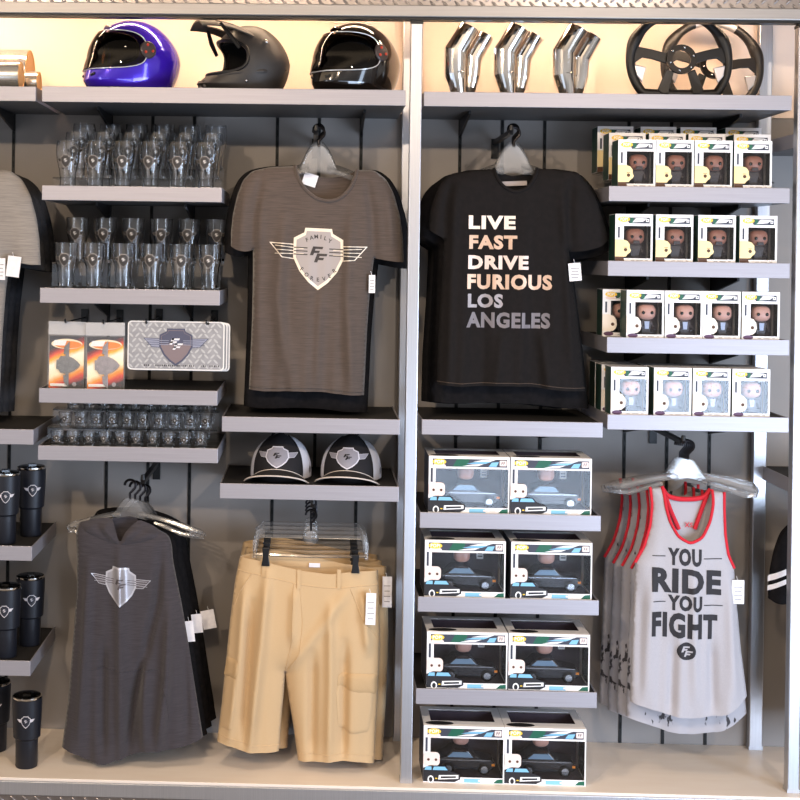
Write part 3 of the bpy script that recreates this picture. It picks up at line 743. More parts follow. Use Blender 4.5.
rc = Cloth(RC, .08, T=.028, folds=R_FOLDS, wave=(.007, 42, .2), org=(W(688, 487, .08).x, .08, W(688, 487, .08).z))
rt = thing('racerback_tank', 'heather grey tank with red binding reading YOU RIDE YOU FIGHT', 'tank top', rc.org)
rc.build('body', rack_m, rt)
rc.trim('neck_binding', RC[0][0], .0048, red_m, rt, .001); rc.trim('armhole_binding', [(650, 487)] + RC[6][0][::-1][1:], .0048, red_m, rt, .003); rc.trim('armhole_binding', RC[2][0], .0048, red_m, rt, .003)
rc.trim('back_neck_binding', RC[0][2], .008, red_m, rt, back=True)
rc.trim('racer_edge', [(666, 495), (672, 512), (680, 530)], .007, red_m, rt, back=True); rc.trim('racer_edge', [(709, 494), (703, 510), (696, 530)], .007, red_m, rt, back=True)
b = MB(rc.org); put_text(b, 'XS', *(lambda a, c: (a.x, c.z, c.x, a.z))(W(684, 522, .1), W(692, 527, .1)), lambda x, z: Vector((x, .093, z)), 0, 1); b.build('neck_print', red_m, rt)
ink_b = mat('black_print', (40, 38, 42), .75, bump=.02); f_ = rc.fn()
for wd, u0, v0, u1, v1 in (('YOU', 668, 549, 702, 566), ('RIDE', 652, 570, 722, 593), ('YOU', 668, 596, 702.5, 611), ('FIGHT', 651.5, 614, 718, 638)):
    a, c = W(u0, v1, .05), W(u1, v0, .05); b = MB(rc.org)
    sl_ = .02
    put_text(b, wd, a.x, a.z, c.x, c.z, lambda x, z: f_(x, z - .035 * (x - rc.org.x)), 0, .007, bold=.05); b.build('lettering', ink_b, rt)
b = MB(rc.org)
for u0, v0, u1, v1 in ((653, 555.5, 666, 556.5), (704, 558.5, 723, 559.5), (653, 601, 666, 602), (704, 605, 723, 606)):
    a, c = W(u0, v1, .05), W(u1, v0, .05); b.tri_map(poly_tris([(a.x, a.z), (c.x, a.z), (c.x, a.z + .003), (a.x, a.z + .003)]), lambda x, z: f_(x, z), 0, .007)
b.build('side_rules', ink_b, rt)
q = W(686, 651, .05); b = MB(rc.org); b.tri_map(poly_tris(ring_poly(q.x, q.z, .0285)), lambda x, z: f_(x, z, 0), 0, .007)
for p in letters_ff(.085, q.x - .001, q.z + .004): b.tri_map(poly_tris(p), lambda x, z: f_(x, z, 3), 1, .007)
b.build('round_logo', [ink_b, rack_m], rt)
price_tag(rt, rc.org, 732, 580, 744, 604, .06)
bl = ['feather print grey tank directly behind the YOU RIDE YOU FIGHT tank', 'third tank back on the red-trimmed tank rack', 'fourth tank back on the red-trimmed tank rack', 'rearmost tank on the red-trimmed tank rack']
c2 = Cloth(RC, .145, T=.018, wave=(.005, 40, 1.3), step=.012, org=(rc.org.x, .145, rc.org.z)); root = None
for i in range(4):
    if root is None:
        t = root = thing('racerback_tank', bl[i], 'tank top', c2.org, group='red-trimmed racerback tanks'); c2.build('body', rack_back, t)
        c2.trim('neck_binding', RC[0][0], .0045, red_m, t, .001); c2.trim('armhole_binding', [(650, 487)] + RC[6][0][::-1][1:], .0045, red_m, t, .003); c2.trim('armhole_binding', RC[2][0], .0045, red_m, t, .003)
    else: t = copy_tree(root); t['label'] = bl[i]
    t.location = (c2.org.x - .014 * (i + 1) + .006, .145 + .055 * i, c2.org.z - .006 - .002 * i + .012 * (i == 3)); t.scale = (1.02 + .02 * i, .9, 1.065 + .008 * i); t.rotation_euler = (0, 0, -.05)
faceout('black face-out arm holding the red-trimmed tanks', 683, 441, .03)
for i in range(5):
    hanger_arms(['clear hanger inside the YOU RIDE YOU FIGHT tank', 'second clear hanger back on the red-trimmed tank rack', 'third clear hanger back on the red-trimmed tank rack', 'fourth clear hanger back on the red-trimmed tank rack', 'rearmost clear hanger on the red-trimmed tank rack'][i],
                688 - i * 2, 459 - i * .5, .08 + i * .055, span=.215 + .012 * i, drop=.04, neck=.06, group='hangers on the red-trimmed tank rack', loops=True, tilt=-.04 + .04 * i, r=.0095)

# ---- cargo shorts
ST = [([(240, 556), (262, 559), (300, 568), (330, 572), (355, 569), (378, 570)], False, [(240, 556), (275, 552), (310, 558), (345, 566), (378, 570)]),
      ([(378, 570), (379, 600), (380, 640), (378, 690), (374, 763)], True, None),
      ([(374, 763), (350, 757), (330, 758), (298, 760)], False, None),
      ([(298, 760), (294, 730), (289, 700), (285, 672)], True, None),
      ([(285, 672), (284, 690), (281, 720), (279, 751)], True, None),
      ([(279, 751), (260, 750), (240, 746), (217, 741)], False, None),
      ([(217, 741), (222, 700), (226, 660), (230, 620), (235, 580), (240, 556)], True, None)]
S_FOLDS = [([(268, 570), (262, 640), (250, 745)], .013, .016), ([(245, 580), (240, 650), (230, 735)], .010, .012), ([(330, 600), (330, 680), (328, 757)], .010, .014), ([(350, 585), (320, 625), (290, 665)], .005, .018), ([(295, 585), (292, 640)], .006, .010), ([(252, 600), (245, 740)], -.010, .008), ([(313, 650), (312, 755)], -.010, .010), ([(345, 640), (343, 757)], -.012, .010), ([(362, 590), (368, 650)], .010, .012)]
sc_ = Cloth(ST, .09, T=.036, folds=S_FOLDS, wave=(.004, 40, .9))
st = thing('cargo_shorts', 'khaki cargo shorts with flap pockets, front pair on the clip hanger rack', 'shorts', sc_.org)
sc_.build('body', khaki, st)
sc_.trim('waistband_seam', [(238, 569), (262, 573), (300, 582), (330, 586), (355, 584), (378, 584)], .0016, khaki, st)
sc_.trim('fly_seam', [(300, 583), (303, 620), (300, 650), (288, 668)], .0018, khaki, st); sc_.trim('fly_seam', [(294, 582), (292, 640), (286, 668)], .0018, khaki, st)
sc_.trim('hem_seam', [(299, 752), (330, 751), (350, 750), (374, 755)], .0014, khaki, st); sc_.trim('hem_seam', [(219, 733), (240, 738), (260, 743), (279, 744)], .0014, khaki, st)
sc_.trim('front_pocket_seam', [(350, 586), (362, 615), (378, 638)], .0018, khaki, st); sc_.trim('front_pocket_seam', [(252, 572), (240, 590), (234, 606)], .0018, khaki, st)
for u0, u1 in ((297, 301), (337, 341), (262, 266)):
    b = MB(sc_.org); a, c = W(u0, 588 if u0 > 270 else 576, .06), W(u1, 569 if u0 > 270 else 557, .06)
    b.tri_map(poly_tris([(a.x, a.z), (c.x, a.z), (c.x, c.z), (a.x, c.z)]), lambda x, z: Vector((x, sc_.fy(x, z) - .004, z)), 0, .006); b.build('belt_loop', khaki, st)
khaki2 = mat('khaki_pocket_twill', (192, 162, 122), .85, noise=((186, 155, 114), (900, 900, 900), .4, .6))
drape('cargo_pocket', [(336, 690), (339, 676), (358, 680), (374, 684), (372, 712), (368, 730), (350, 730), (338, 724), (336, 690)], .005, khaki, st, sc_.org, .09, sc_)
drape('pocket_flap', [(337, 682), (338, 671), (356, 670), (377, 673), (376, 693), (358, 691), (344, 688), (337, 682)], .009, khaki2, st, sc_.org, .09, sc_)
drape('cargo_pocket', [(222, 726), (225, 690), (228, 672), (237, 675), (236, 700), (232, 727), (222, 726)], .005, khaki, st, sc_.org, .09, sc_)
drape('pocket_flap', [(224, 674), (227, 656), (239, 657), (239, 670), (235, 677), (224, 674)], .009, khaki2, st, sc_.org, .09, sc_)
price_tag(st, sc_.org, 366, 593, 375.5, 625, .03, -.02)
neck_label(st, sc_.org, 309, 563, 320, 567.5, .112)
bl = ['khaki shorts directly behind the front cargo shorts', 'third khaki shorts back on the clip hanger rack', 'rearmost khaki shorts on the clip hanger rack']
c2 = Cloth(ST, .17, T=.02, wave=(.004, 40, 2.1), step=.013); root = None
for i in range(3):
    if root is None: t = root = thing('cargo_shorts', bl[i], 'shorts', c2.org, group='khaki cargo shorts'); c2.build('body', khaki, t)
    else: t = copy_tree(root); t['label'] = bl[i]
    t.location = (c2.org.x + .028 - .012 * i, .17 + .065 * i, c2.org.z + .012 + .004 * i)
price_tag(root, c2.org, 374, 580, 383, 611, .132)
faceout('black face-out arm holding the khaki shorts', 313, 504, .03)
def clip_hanger(label, u, v, Y, group):
    p = W(u, v, Y); O = (p.x, Y, p.z); t = thing('clip_hanger', label, 'hanger', O, group=group)
    b = MB(); hw = .182
    b.tube([(-hw, 0, -.10), (-hw, 0, -.045), (-hw + .02, 0, -.028), (0, 0, -.028), (hw - .02, 0, -.028), (hw, 0, -.045), (hw, 0, -.10)], .0065, 8, flat=.8)
    b.tube([(-hw, 0, -.088), (0, 0, -.092), (hw, 0, -.088)], .0055, 8); b.build('bar', plastic_c, t)
    b = MB(); b.sphere((0, 0, -.03), (.026, .008, .026), 14, 8); b.build('middle', plastic_c, t)
    b = MB(); b.tube([(0, 0, -.01), (0, 0, .016), (.008, 0, .024)] + [(.018 * math.cos(R_(a)), 0, .042 + .018 * math.sin(R_(a))) for a in range(-40, 200, 22)], .0035, 7); b.build('hook', hook_m, t)
    for sx in (-.148, .148):
        b = MB(); x = sx * .98; z = -.105 if sx > 0 else -.088
        b.prism([(x - .012, z + .03), (x + .012, z + .03), (x + .009, z), (x + .014, z - .03), (x - .014, z - .03), (x - .009, z)], -.043, -.033)
        b.prism([(x - .012, z + .03), (x + .012, z + .03), (x + .009, z), (x + .012, z - .03), (x - .012, z - .03), (x - .009, z)], .036, .046)
        b.tube([(x, -.04, z + .012), (x, .04, z + .012)], .007, 8)
        bevel(b.build('clip', blk, t, smooth=False), .002)
    return t
hl = ['clear clip hanger gripping the front cargo shorts', 'second clip hanger back on the shorts rack', 'third clip hanger back on the shorts rack', 'rearmost clip hanger on the shorts rack']
for i in range(4):
    t = clip_hanger(hl[i], 311, 528 - i * 4, .09 + .08 * (i > 0) + .065 * max(i - 1, 0), 'clip hangers with shorts')
    if i: t.scale = (1, .6, 1)

# ---- black tee beyond the gap at the right
KT = shift(GT, 537, 352, 1.0)
kc, kt = put_tee('t_shirt', 'black top with white sleeve stripes half hidden behind the far right post', 't-shirt', KT, .12, jet, [], (.006, 34, .2))
kc.build('body', jet, kt)
for v0, v1 in ((575, 581), (585, 590)):
    b = MB(kc.org); p4 = [(W(u, v, .1).x, W(u, v, .1).z) for u, v in ((769, v0 + 2), (786, v0 - 6), (786, v1 - 6), (769, v1 + 2))]
    b.tri_map(poly_tris(p4), kc.fn(), 0, .006); b.build('sleeve_stripe', tagw, kt)
faceout('black face-out arm holding the striped black top by the far right post', 853, 507, .06)
hanger_arms('clear hanger inside the striped black top by the far right post', 856, 516, .12, span=.165, drop=.05, neck=.082)

# ================================================================== drinking glasses
def glass_root(name, label, cat, prof, group, decal):
    """prof: outer (r, z) outline, the wall is 2 mm thick"""
    t = thing(name, label, cat, group=group)
    inner = [(max(r - .0022, .001), z) for r, z in prof if z > .008]; inner[0] = (inner[0][0], .010)
    b = MB(); b.lathe([(.001, 0)] + prof + [(prof[-1][0] - .001, prof[-1][1] + .0006)] + inner[::-1] + [(.001, .010)], 28)
    b.build('bowl', glass_m, t)
    b = MB(); zc, hw = decal
    def rr(z):
        for (r0, z0), (r1, z1) in zip(prof[:-1], prof[1:]):
            if z0 <= z <= z1: return r0 + (r1 - r0) * (z - z0) / max(z1 - z0, 1e-6)
        return prof[-1][0]
    def fn(x, y, L):
        z = zc + y * hw; r = rr(z) + .0006 + .0001 * L; a = x * hw / r
        return Vector((r * math.sin(a), -r * math.cos(a), z))
    emblem(b, fn, .006, lines=False, ws=1)
    b.build('emblem_print', [mat('etched_silver', (150, 144, 140), .5, .2, bump=.02), mat('etched_grey', (62, 58, 56), .6, .1, bump=.02), mat('etched_white', (225, 222, 220), .6, bump=.02)], t)
    return t
def spread(root, spots, labels):
    for i, ((x, y, z), lb) in enumerate(zip(spots, labels)):
        o = root if i == 0 else copy_tree(root)
        o.location = (x, y, z); o['label'] = lb; o.rotation_euler = (0, 0, random.uniform(-.12, .12))
def riser(label, key, y0, hgt, depth=.1, n=1, m=None):
    X0, X1, zt, _ = SH[key]; O = ((X0 + X1) / 2, y0, zt + .0004); t = thing('display_riser', label, 'riser', O)
    for k in range(n):
        a = y0 + k * depth; z = zt + .0004 + hgt * (k + 1)
        b = MB(O); b.box((X0 + .01, a, z - .004), (X1 - .01, a + depth - .004, z)); b.build('step', m or film, t, smooth=False)
        b = MB(O); b.box((X0 + .01, a, zt + .0004), (X1 - .01, a + .003, z - .0042)); b.build('step_front', m or film, t, smooth=False)
    return zt + .0004
beer = [(.026, 0), (.0262, .010), (.0255, .03), (.029, .06), (.036, .09), (.039, .115), (.0385, .135), (.036, .152)]
pub = [(.025, 0), (.0255, .008), (.028, .05), (.0305, .075), (.0365, .095), (.038, .112), (.0375, .13), (.0385, .150)]
X0, X1, zt, _ = SH['A1']
zf = riser('clear two-step riser under the rear beer glasses', 'A1', .125, .038, .1, 2)
sp_ = []; lb = []
for r, (Y, dz) in enumerate(((.065, 0), (.172, .038), (.272, .076))):
    for i in range(6):
        u = 62 + 28 * i
        sp_.append((W(u, 187, 0).x + (.006, .016, .022)[r], Y, (zt + .0004 if r == 0 else zf + dz + .0006)))
        lb.append('curved beer glass, %s from the left in the %s row below the purple helmet' % (ordinal(i), ('front', 'middle', 'rear')[r]))
spread(glass_root('beer_glass', '', 'glass', beer, 'curved beer glasses', (.088, .033)), sp_, lb)
X0, X1, zt, _ = SH['A2']
zf = riser('clear riser under the rear pub glasses', 'A2', .14, .085, .15, 1)
sp_ = []; lb = []
for r, (Y, dz) in enumerate(((.065, 0), (.205, .085))):
    for i in range(6):
        sp_.append((W(60 + 29.2 * i, 290, 0).x + (.006, .018)[r], Y, (zt + .0004 if r == 0 else zf + dz + .0006)))
        lb.append('straight pub glass, %s from the left in the %s row above the keychains' % (ordinal(i), ('front', 'rear')[r]))
spread(glass_root('pub_glass', '', 'glass', pub, 'pub glasses', (.098, .034)), sp_, lb)
shot = [(.019, 0), (.0192, .006), (.0205, .03), (.0235, .046)]
X0, X1, zt, _ = SH['A4']
zf = riser('clear two-step riser under the rear shot glasses', 'A4', .10, .05, .09, 2)
sp_ = []; lb = []
for r, (Y, dz) in enumerate(((.05, 0), (.14, .05), (.23, .1))):
    for i in range(10):
        sp_.append((W(53.5 + 16.1 * i, 447, 0).x + (.003, .012, .02)[r], Y, (zt + .0004 if r == 0 else zf + dz + .0006)))
        lb.append('small shot glass, %s from the left in the %s row of shot glasses' % (ordinal(i), ('front', 'middle', 'rear')[r]))
spread(glass_root('shot_glass', '', 'shot glass', shot, 'shot glasses', (.026, .016)), sp_, lb)

# ================================================================== keychains and licence plates on peg hooks
def peg(label, u, v, Yf):
    p = W(u, v, Yf); O = (p.x, WY - .004, p.z); t = thing('peg_hook', label, 'hook', O)
    b = MB(O); b.tube([(p.x, WY - .006, p.z), (p.x, Yf + .012, p.z), (p.x, Yf + .003, p.z + .003), (p.x, Yf, p.z + .012)], .0028, 8); b.build('wire', blk, t)
    b = MB(O); b.box((p.x - .012, WY - .008, p.z - .03), (p.x + .012, WY - .0038, p.z + .03)); b.build('plate', blk, t, smooth=False)
    return p
def flame_mat():
    m = bpy.data.materials.new('flame_print'); m.use_nodes = True; n = m.node_tree; bb = n.nodes['Principled BSDF']; bb.inputs['Roughness'].default_value = .35
    t = n.nodes.new('ShaderNodeTexCoord'); s_ = n.nodes.new('ShaderNodeSeparateXYZ'); n.links.new(t.outputs['Object'], s_.inputs[0])
    ma = n.nodes.new('ShaderNodeMath'); ma.operation = 'MULTIPLY_ADD'; ma.inputs[1].default_value = -.42; n.links.new(s_.outputs[0], ma.inputs[0]); n.links.new(s_.outputs[2], ma.inputs[2])
    mr = n.nodes.new('ShaderNodeMapRange'); mr.inputs[1].default_value = -.216; mr.inputs[2].default_value = -.03; n.links.new(ma.outputs[0], mr.inputs[0])
    nz = n.nodes.new('ShaderNodeTexNoise'); nz.inputs['Scale'].default_value = 30; n.links.new(t.outputs['Object'], nz.inputs[0])
    ad = n.nodes.new('ShaderNodeMath'); ad.operation = 'MULTIPLY_ADD'; ad.inputs[1].default_value = .10; n.links.new(nz.outputs[0], ad.inputs[0]); n.links.new(mr.outputs[0], ad.inputs[2])
    r = n.nodes.new('ShaderNodeValToRGB'); n.links.new(ad.outputs[0], r.inputs[0]); e = r.color_ramp.elements
    cs = [(.06, (20, 10, 10)), (.16, (205, 50, 20)), (.26, (246, 150, 20)), (.36, (252, 232, 190)), (.56, (255, 246, 225)), (.64, (248, 180, 30)), (.72, (225, 70, 20)), (.79, (120, 20, 20)), (.84, (22, 18, 34)), (1.0, (16, 14, 26))]
    e[0].position = cs[0][0]; e[0].color = (*lin(cs[0][1]), 1); e[1].position = 1.0; e[1].color = (*lin(cs[-1][1]), 1)
    for p_, c_ in cs[1:-1]: x = e.new(p_); x.color = (*lin(c_), 1)
    n.links.new(r.outputs[0], bb.inputs['Base Color']); return m
flame = flame_mat()
pewter = mat('pewter', (128, 128, 128), .45, .6, noise=((108, 108, 108), (90, 90, 90), .35, .65), bump=.2)
pewter2 = mat('bright_pewter', (160, 152, 154), .45, .6, noise=((138, 132, 136), (90, 90, 90), .35, .65), bump=.2)
def keychain(label, u0, v0, u1, v1, Y, tilt, pw):
    a, c = W(u0, v0, Y), W(u1, v1, Y); wd, hg = abs(c.x - a.x), abs(a.z - c.z)
    O = ((a.x + c.x) / 2, Y, a.z); t = thing('keychain', label, 'keychain', O, group='carded keychains'); t.rotation_euler = (0, tilt, 0)
    hw = wd / 2
    b = MB(); b.box((-hw * .93, .0, -hg), (hw * .93, .0012, -hg * .22)); b.build('card', flame, t, smooth=False)
    b = MB(); b.box((-hw, -.010, -hg - .003), (hw, -.0094, 0)); b.box((-hw, .0016, -hg - .003), (hw, .0022, 0)); b.build('bag', bagfilm, t, smooth=False)
    b = MB(); b.box((-hw, -.0012, -hg * .2), (hw, -.0002, -.001)); b.build('bag_header', headerfilm, t, smooth=False)
    b = MB(); cz = -hg * .64; k = hw * 1.0
    b.prism([(y * k * 1.05 + .0 - .0, cz - x * k * .95) for x, y in shrink(SHIELD, .95)][::-1], -.0065, -.0035)
    sh = [(-(-.02) * k, 0)]
    for sx in (-1, 1): b.prism([(.02 * k - y * k * .9, cz + x * k * 1.25) for x, y in wing(sx)], -.0062, -.0037)
    b.prism([(.02 * k - .16 * k, cz - .95 * k), (.02 * k + .02 * k, cz - .95 * k), (.02 * k + .02 * k, cz + .95 * k), (.02 * k - .16 * k, cz + .95 * k)], -.0060, -.0038)
    for p in b.v: p.x = -p.x - .0
    o = b.build('metal_emblem', pw, t, smooth=False); bevel(o, .001)
    b = MB(); b.tri_map(poly_tris(ring_poly(0, -hg * .335, hw * .84, 28, hg * .075)), lambda x, y: Vector((x, -.0006, y)), 0, 1); b.tri_map(poly_tris(ring_poly(0.004, -hg * .345, hw * .74, 28, hg * .055)), lambda x, y: Vector((x, -.0009, y)), 1, 1)
    b.tri_map(poly_tris([(-hw * .78, -hg * .36), (-hw * .1, -hg * .36), (-hw * .0, -hg * .28), (-hw * .66, -hg * .28)]), lambda x, y: Vector((x, -.0012, y)), 2, 1)
    b.build('card_logo', [mat('logo_cream', (245, 226, 190), .4, bump=.02), mat('logo_orange', (232, 130, 30), .4, bump=.02), mat('logo_white', (240, 238, 236), .4, bump=.02)], t, smooth=False)
    b = MB(); b.box((-hw * .86, -.0012, -hg * .965), (hw * .05, 0, -hg * .925)); b.build('card_caption', white_m, t, smooth=False)
    b = MB(); b.tri_map(poly_tris(ring_poly(hw * .45, -hg * .93, .007)), lambda x, y: Vector((x, -.001, y)), 0, 1); b.build('card_seal', mat('seal_grey', (150, 145, 150), .5, bump=.02), t, smooth=False)
    return t
keychain('carded winged keychain with darker pewter emblem, left of the pair', 49, 321, 85, 389, .055, 0.01, pewter)
keychain('carded winged keychain with brighter pewter emblem, beside the licence plate', 86, 322, 124, 389.5, .045, -.01, pewter2)
peg('black peg hook holding the left keychain card', 65, 322.5, .035); peg('black peg hook holding the right keychain card', 103, 323.5, .028)
plate_w = mat('plate_white_rim', (235, 232, 230), .35, .2, bump=.02)
plate_t = mat('plate_tread_print', (150, 150, 154), .35, .3, noise=((160, 160, 164), (30, 30, 30), .4, .6))
plate_l = mat('plate_tread_light', (188, 188, 190), .35, .2, bump=.02)
def plate(label, u0, v0, u1, v1, Y, front=False):
    a, c = W(u0, v0, Y), W(u1, v1, Y); hw, hg = (c.x - a.x) / 2, (a.z - c.z); O = ((a.x + c.x) / 2, Y, a.z)
    t = thing('licence_plate', label, 'licence plate', O, group='souvenir licence plates')
    r = .012; q = []
    for sx, sz, a0 in ((1, 0, 0), (-1, 0, 90), (-1, -1, 180), (1, -1, 270)):
        for k in range(5):
            an = R_(a0 + 22.5 * k); q.append((sx * (hw - r) + r * math.cos(an), (-r if sz == 0 else -hg + r) + r * math.sin(an)))
    b = MB(); b.prism(q, 0, .002); b.build('sheet', plate_w, t, smooth=False)
    b = MB(); q2 = [(x * .975, -hg / 2 + (z + hg / 2) * .95) for x, z in q]; b.prism(q2, -.0006, 0); b.build('face', plate_t, t, smooth=False)
    if front:
        b = MB(); n = 0
        for j in range(9):
            for i in range(15):
                cx = -hw * .93 + (i + .5 * (j % 2)) * hw * .13; cz = -hg * .08 - j * hg * .105; an = R_(45 if (i + j) % 2 else -45)
                if abs(cx) > hw * .93: continue
                b.tri_map(poly_tris([(cx + u * math.cos(an) - v * math.sin(an), cz + u * math.sin(an) + v * math.cos(an)) for u, v in ring_poly(0, 0, .0095, 10, .0032)]), lambda x, y: Vector((x, -.0009, y)), 0, 1)
        b.build('tread_print', plate_l, t, smooth=False)
        b = MB(); k = hw * .68; emblem(b, lambda x, y, L: Vector((x * k, -.0012 - .0004 * L, -hg * .5 + y * k * .88 + .006)), 1)
        b.tri_map(poly_tris([(-.44, .0), (.44, .0), (.43, .27), (.25, .37), (.23, .45), (-.23, .45), (-.25, .37), (-.43, .27)]), lambda x, y: Vector((x * k, -.0031, -hg * .5 + y * k * .88 + .006)), 0, 1)
        for q_ in letters_ff(1.0, -.02, .05): b.tri_map(poly_tris(q_), lambda x, y: Vector((x * k, -.0037, -hg * .5 + y * k * .88 + .006)), 3, 1)
        b.build('emblem_print', [mat('plate_blue_grey', (84, 86, 106), .4, .3, bump=.02), mat('plate_mauve', (132, 118, 122), .4, .3, bump=.02), mat('plate_steel', (150, 154, 174), .4, .3, bump=.02), mat('plate_letter_white', (222, 222, 228), .4, .2, bump=.02)], t, smooth=False)
        b = MB()
        for x0, x1 in ((-.66, -.52), (-.42, .38), (.52, .64), (.7, .9)):
            x = x0 * hw
            while x < x1 * hw - .002: b.box((x, -.0012, -hg * .925), (x + random.uniform(.002, .005), -.0006, -hg * .89)); x += .0068
        b.build('small_print', mat('plate_ink', (70, 66, 70), .5, bump=.02), t, smooth=False)
    for sx in (-.62, .66):
        b = MB(); b.lathe([(.004, -.0016), (.0042, 0), (.0008, .0003)], 12, (sx * hw, 0, -.006), axis='y'); b.build('hole', blk, t)
    return t
plate('white winged shield licence plate in tread pattern, front of its hook', 128, 320.5, 224, 371, .045, True)
plate('second licence plate back, its white edge showing on the right', 129.5, 321, 227, 371, .060)
plate('rearmost licence plate, its edge just showing on the right', 131, 321.5, 229.5, 371.5, .075)
peg('black peg hook at the left of the licence plate', 146, 322.5, .030); peg('black peg hook at the right of the licence plate', 206, 324, .030)

# ================================================================== boxed figures and car toys
card_w = mat('box_white_card', (244, 242, 244), .4, noise=((250, 248, 250), (20, 20, 20), .3, .7))
card_in = mat('box_dark_insert', (66, 54, 64), .7, noise=((58, 48, 58), (30, 30, 30), .3, .7))
card_g = mat('box_green_card', (30, 62, 52), .5, noise=((36, 70, 60), (20, 20, 20), .3, .7))
pr_yel = mat('print_yellow', (246, 206, 66), .45, bump=.02); pr_dark = mat('print_slate', (58, 62, 76), .5, bump=.02); pr_green = mat('print_green', (24, 92, 70), .5, bump=.02)
pr_black = mat('print_black', (34, 32, 36), .5, bump=.02); pr_pink = mat('print_blush', (240, 220, 214), .5, bump=.02); pr_blue = mat('print_ice_blue', (130, 190, 226), .45, bump=.02); pr_white = mat('print_white', (246, 246, 248), .4, bump=.02)
pr_face_y = mat('print_warm_face', (250, 226, 166), .5, bump=.02); pr_face_c = mat('print_cream_face', (248, 236, 222), .5, bump=.02); pr_eye = mat('print_brown_eye', (84, 52, 30), .5, bump=.02); pr_plum = mat('print_plum', (92, 62, 92), .5, bump=.02)
fig_skin_a = mat('vinyl_tan', (158, 106, 90), .4, bump=.02); fig_skin_b = mat('vinyl_pink', (214, 164, 150), .4, bump=.02); fig_dark = mat('vinyl_charcoal', (52, 44, 48), .45, bump=.02); fig_shirt = mat('vinyl_pale_blue', (176, 190, 220), .45, bump=.02); fig_eye = mat('vinyl_black', (18, 16, 16), .2, bump=.01)
def flat(mb, poly, y, mi=0): mb.tri_map(poly_tris(poly), lambda x, z: Vector((x, y, z)), mi, 1)
def rect(x0, z0, x1, z1): return [(x0, z0), (x1, z0), (x1, z1), (x0, z1)]
def rrect(cx, cz, a, c, r, n=4):
    q = []
    for sx, sz, a0 in ((1, 1, 0), (-1, 1, 90), (-1, -1, 180), (1, -1, 270)):
        for k in range(n + 1):
            an = R_(a0 + 90 * k / n); q.append((cx + sx * (a - r) + r * math.cos(an), cz + sz * (c - r) + r * math.sin(an)))
    return q
def carton(t, w_, h, d, lx, top, bot, rx, side_card, open_top=0.0):
    """card shell with a front window between x = lx and rx and z = bot and top that wraps round the right side"""
    hw = w_ / 2; e_ = .0012
    b = MB()
    b.box((-hw, 0, 0), (-hw + lx, e_, h)); b.box((-hw + lx, 0, 0), (hw, e_, bot)); b.box((-hw + lx, 0, top), (hw, e_, h)); b.box((hw - rx, 0, bot), (hw, e_, top))
    b.box((-hw, e_, 0), (hw, d, e_)); b.box((-hw, d - e_, e_), (hw, d, h - e_))
    b.box((hw - e_, e_, e_), (hw, d - e_, bot)); b.box((hw - e_, e_, top), (hw, d - e_, h - e_)); b.box((hw - e_, d * .62, bot), (hw, d - e_, top))
    if open_top:
        b.box((-hw, e_, h - e_), (hw, d * .26, h)); b.box((-hw, d * .84, h - e_), (hw, d, h)); b.box((-hw, d * .26, h - e_), (-hw + w_ * .1, d * .84, h)); b.box((hw - w_ * .1, d * .26, h - e_), (hw, d * .84, h))
    else: b.box((-hw, e_, h - e_), (hw, d, h))
    b.build('carton', card_w, t, smooth=False)
    b = MB(); b.box((-hw, .0013, .0013), (-hw + e_, d - e_, h - .0013)); b.build('side_panel', side_card, t, smooth=False)
    b = MB(); b.box((-hw + lx, .0014, bot), (hw - rx, .0018, top)); b.box((hw - .0018, .002, bot), (hw - .0014, d * .62, top)); b.build('window', film, t, smooth=False)
    b = MB(); b.box((-hw + .003, d * .80, .003), (hw - .003, d * .82, h - .003)); b.box((-hw + .003, .004, .004), (hw - .003, d * .8, bot * .7)); b.build('insert', card_in, t, smooth=False)
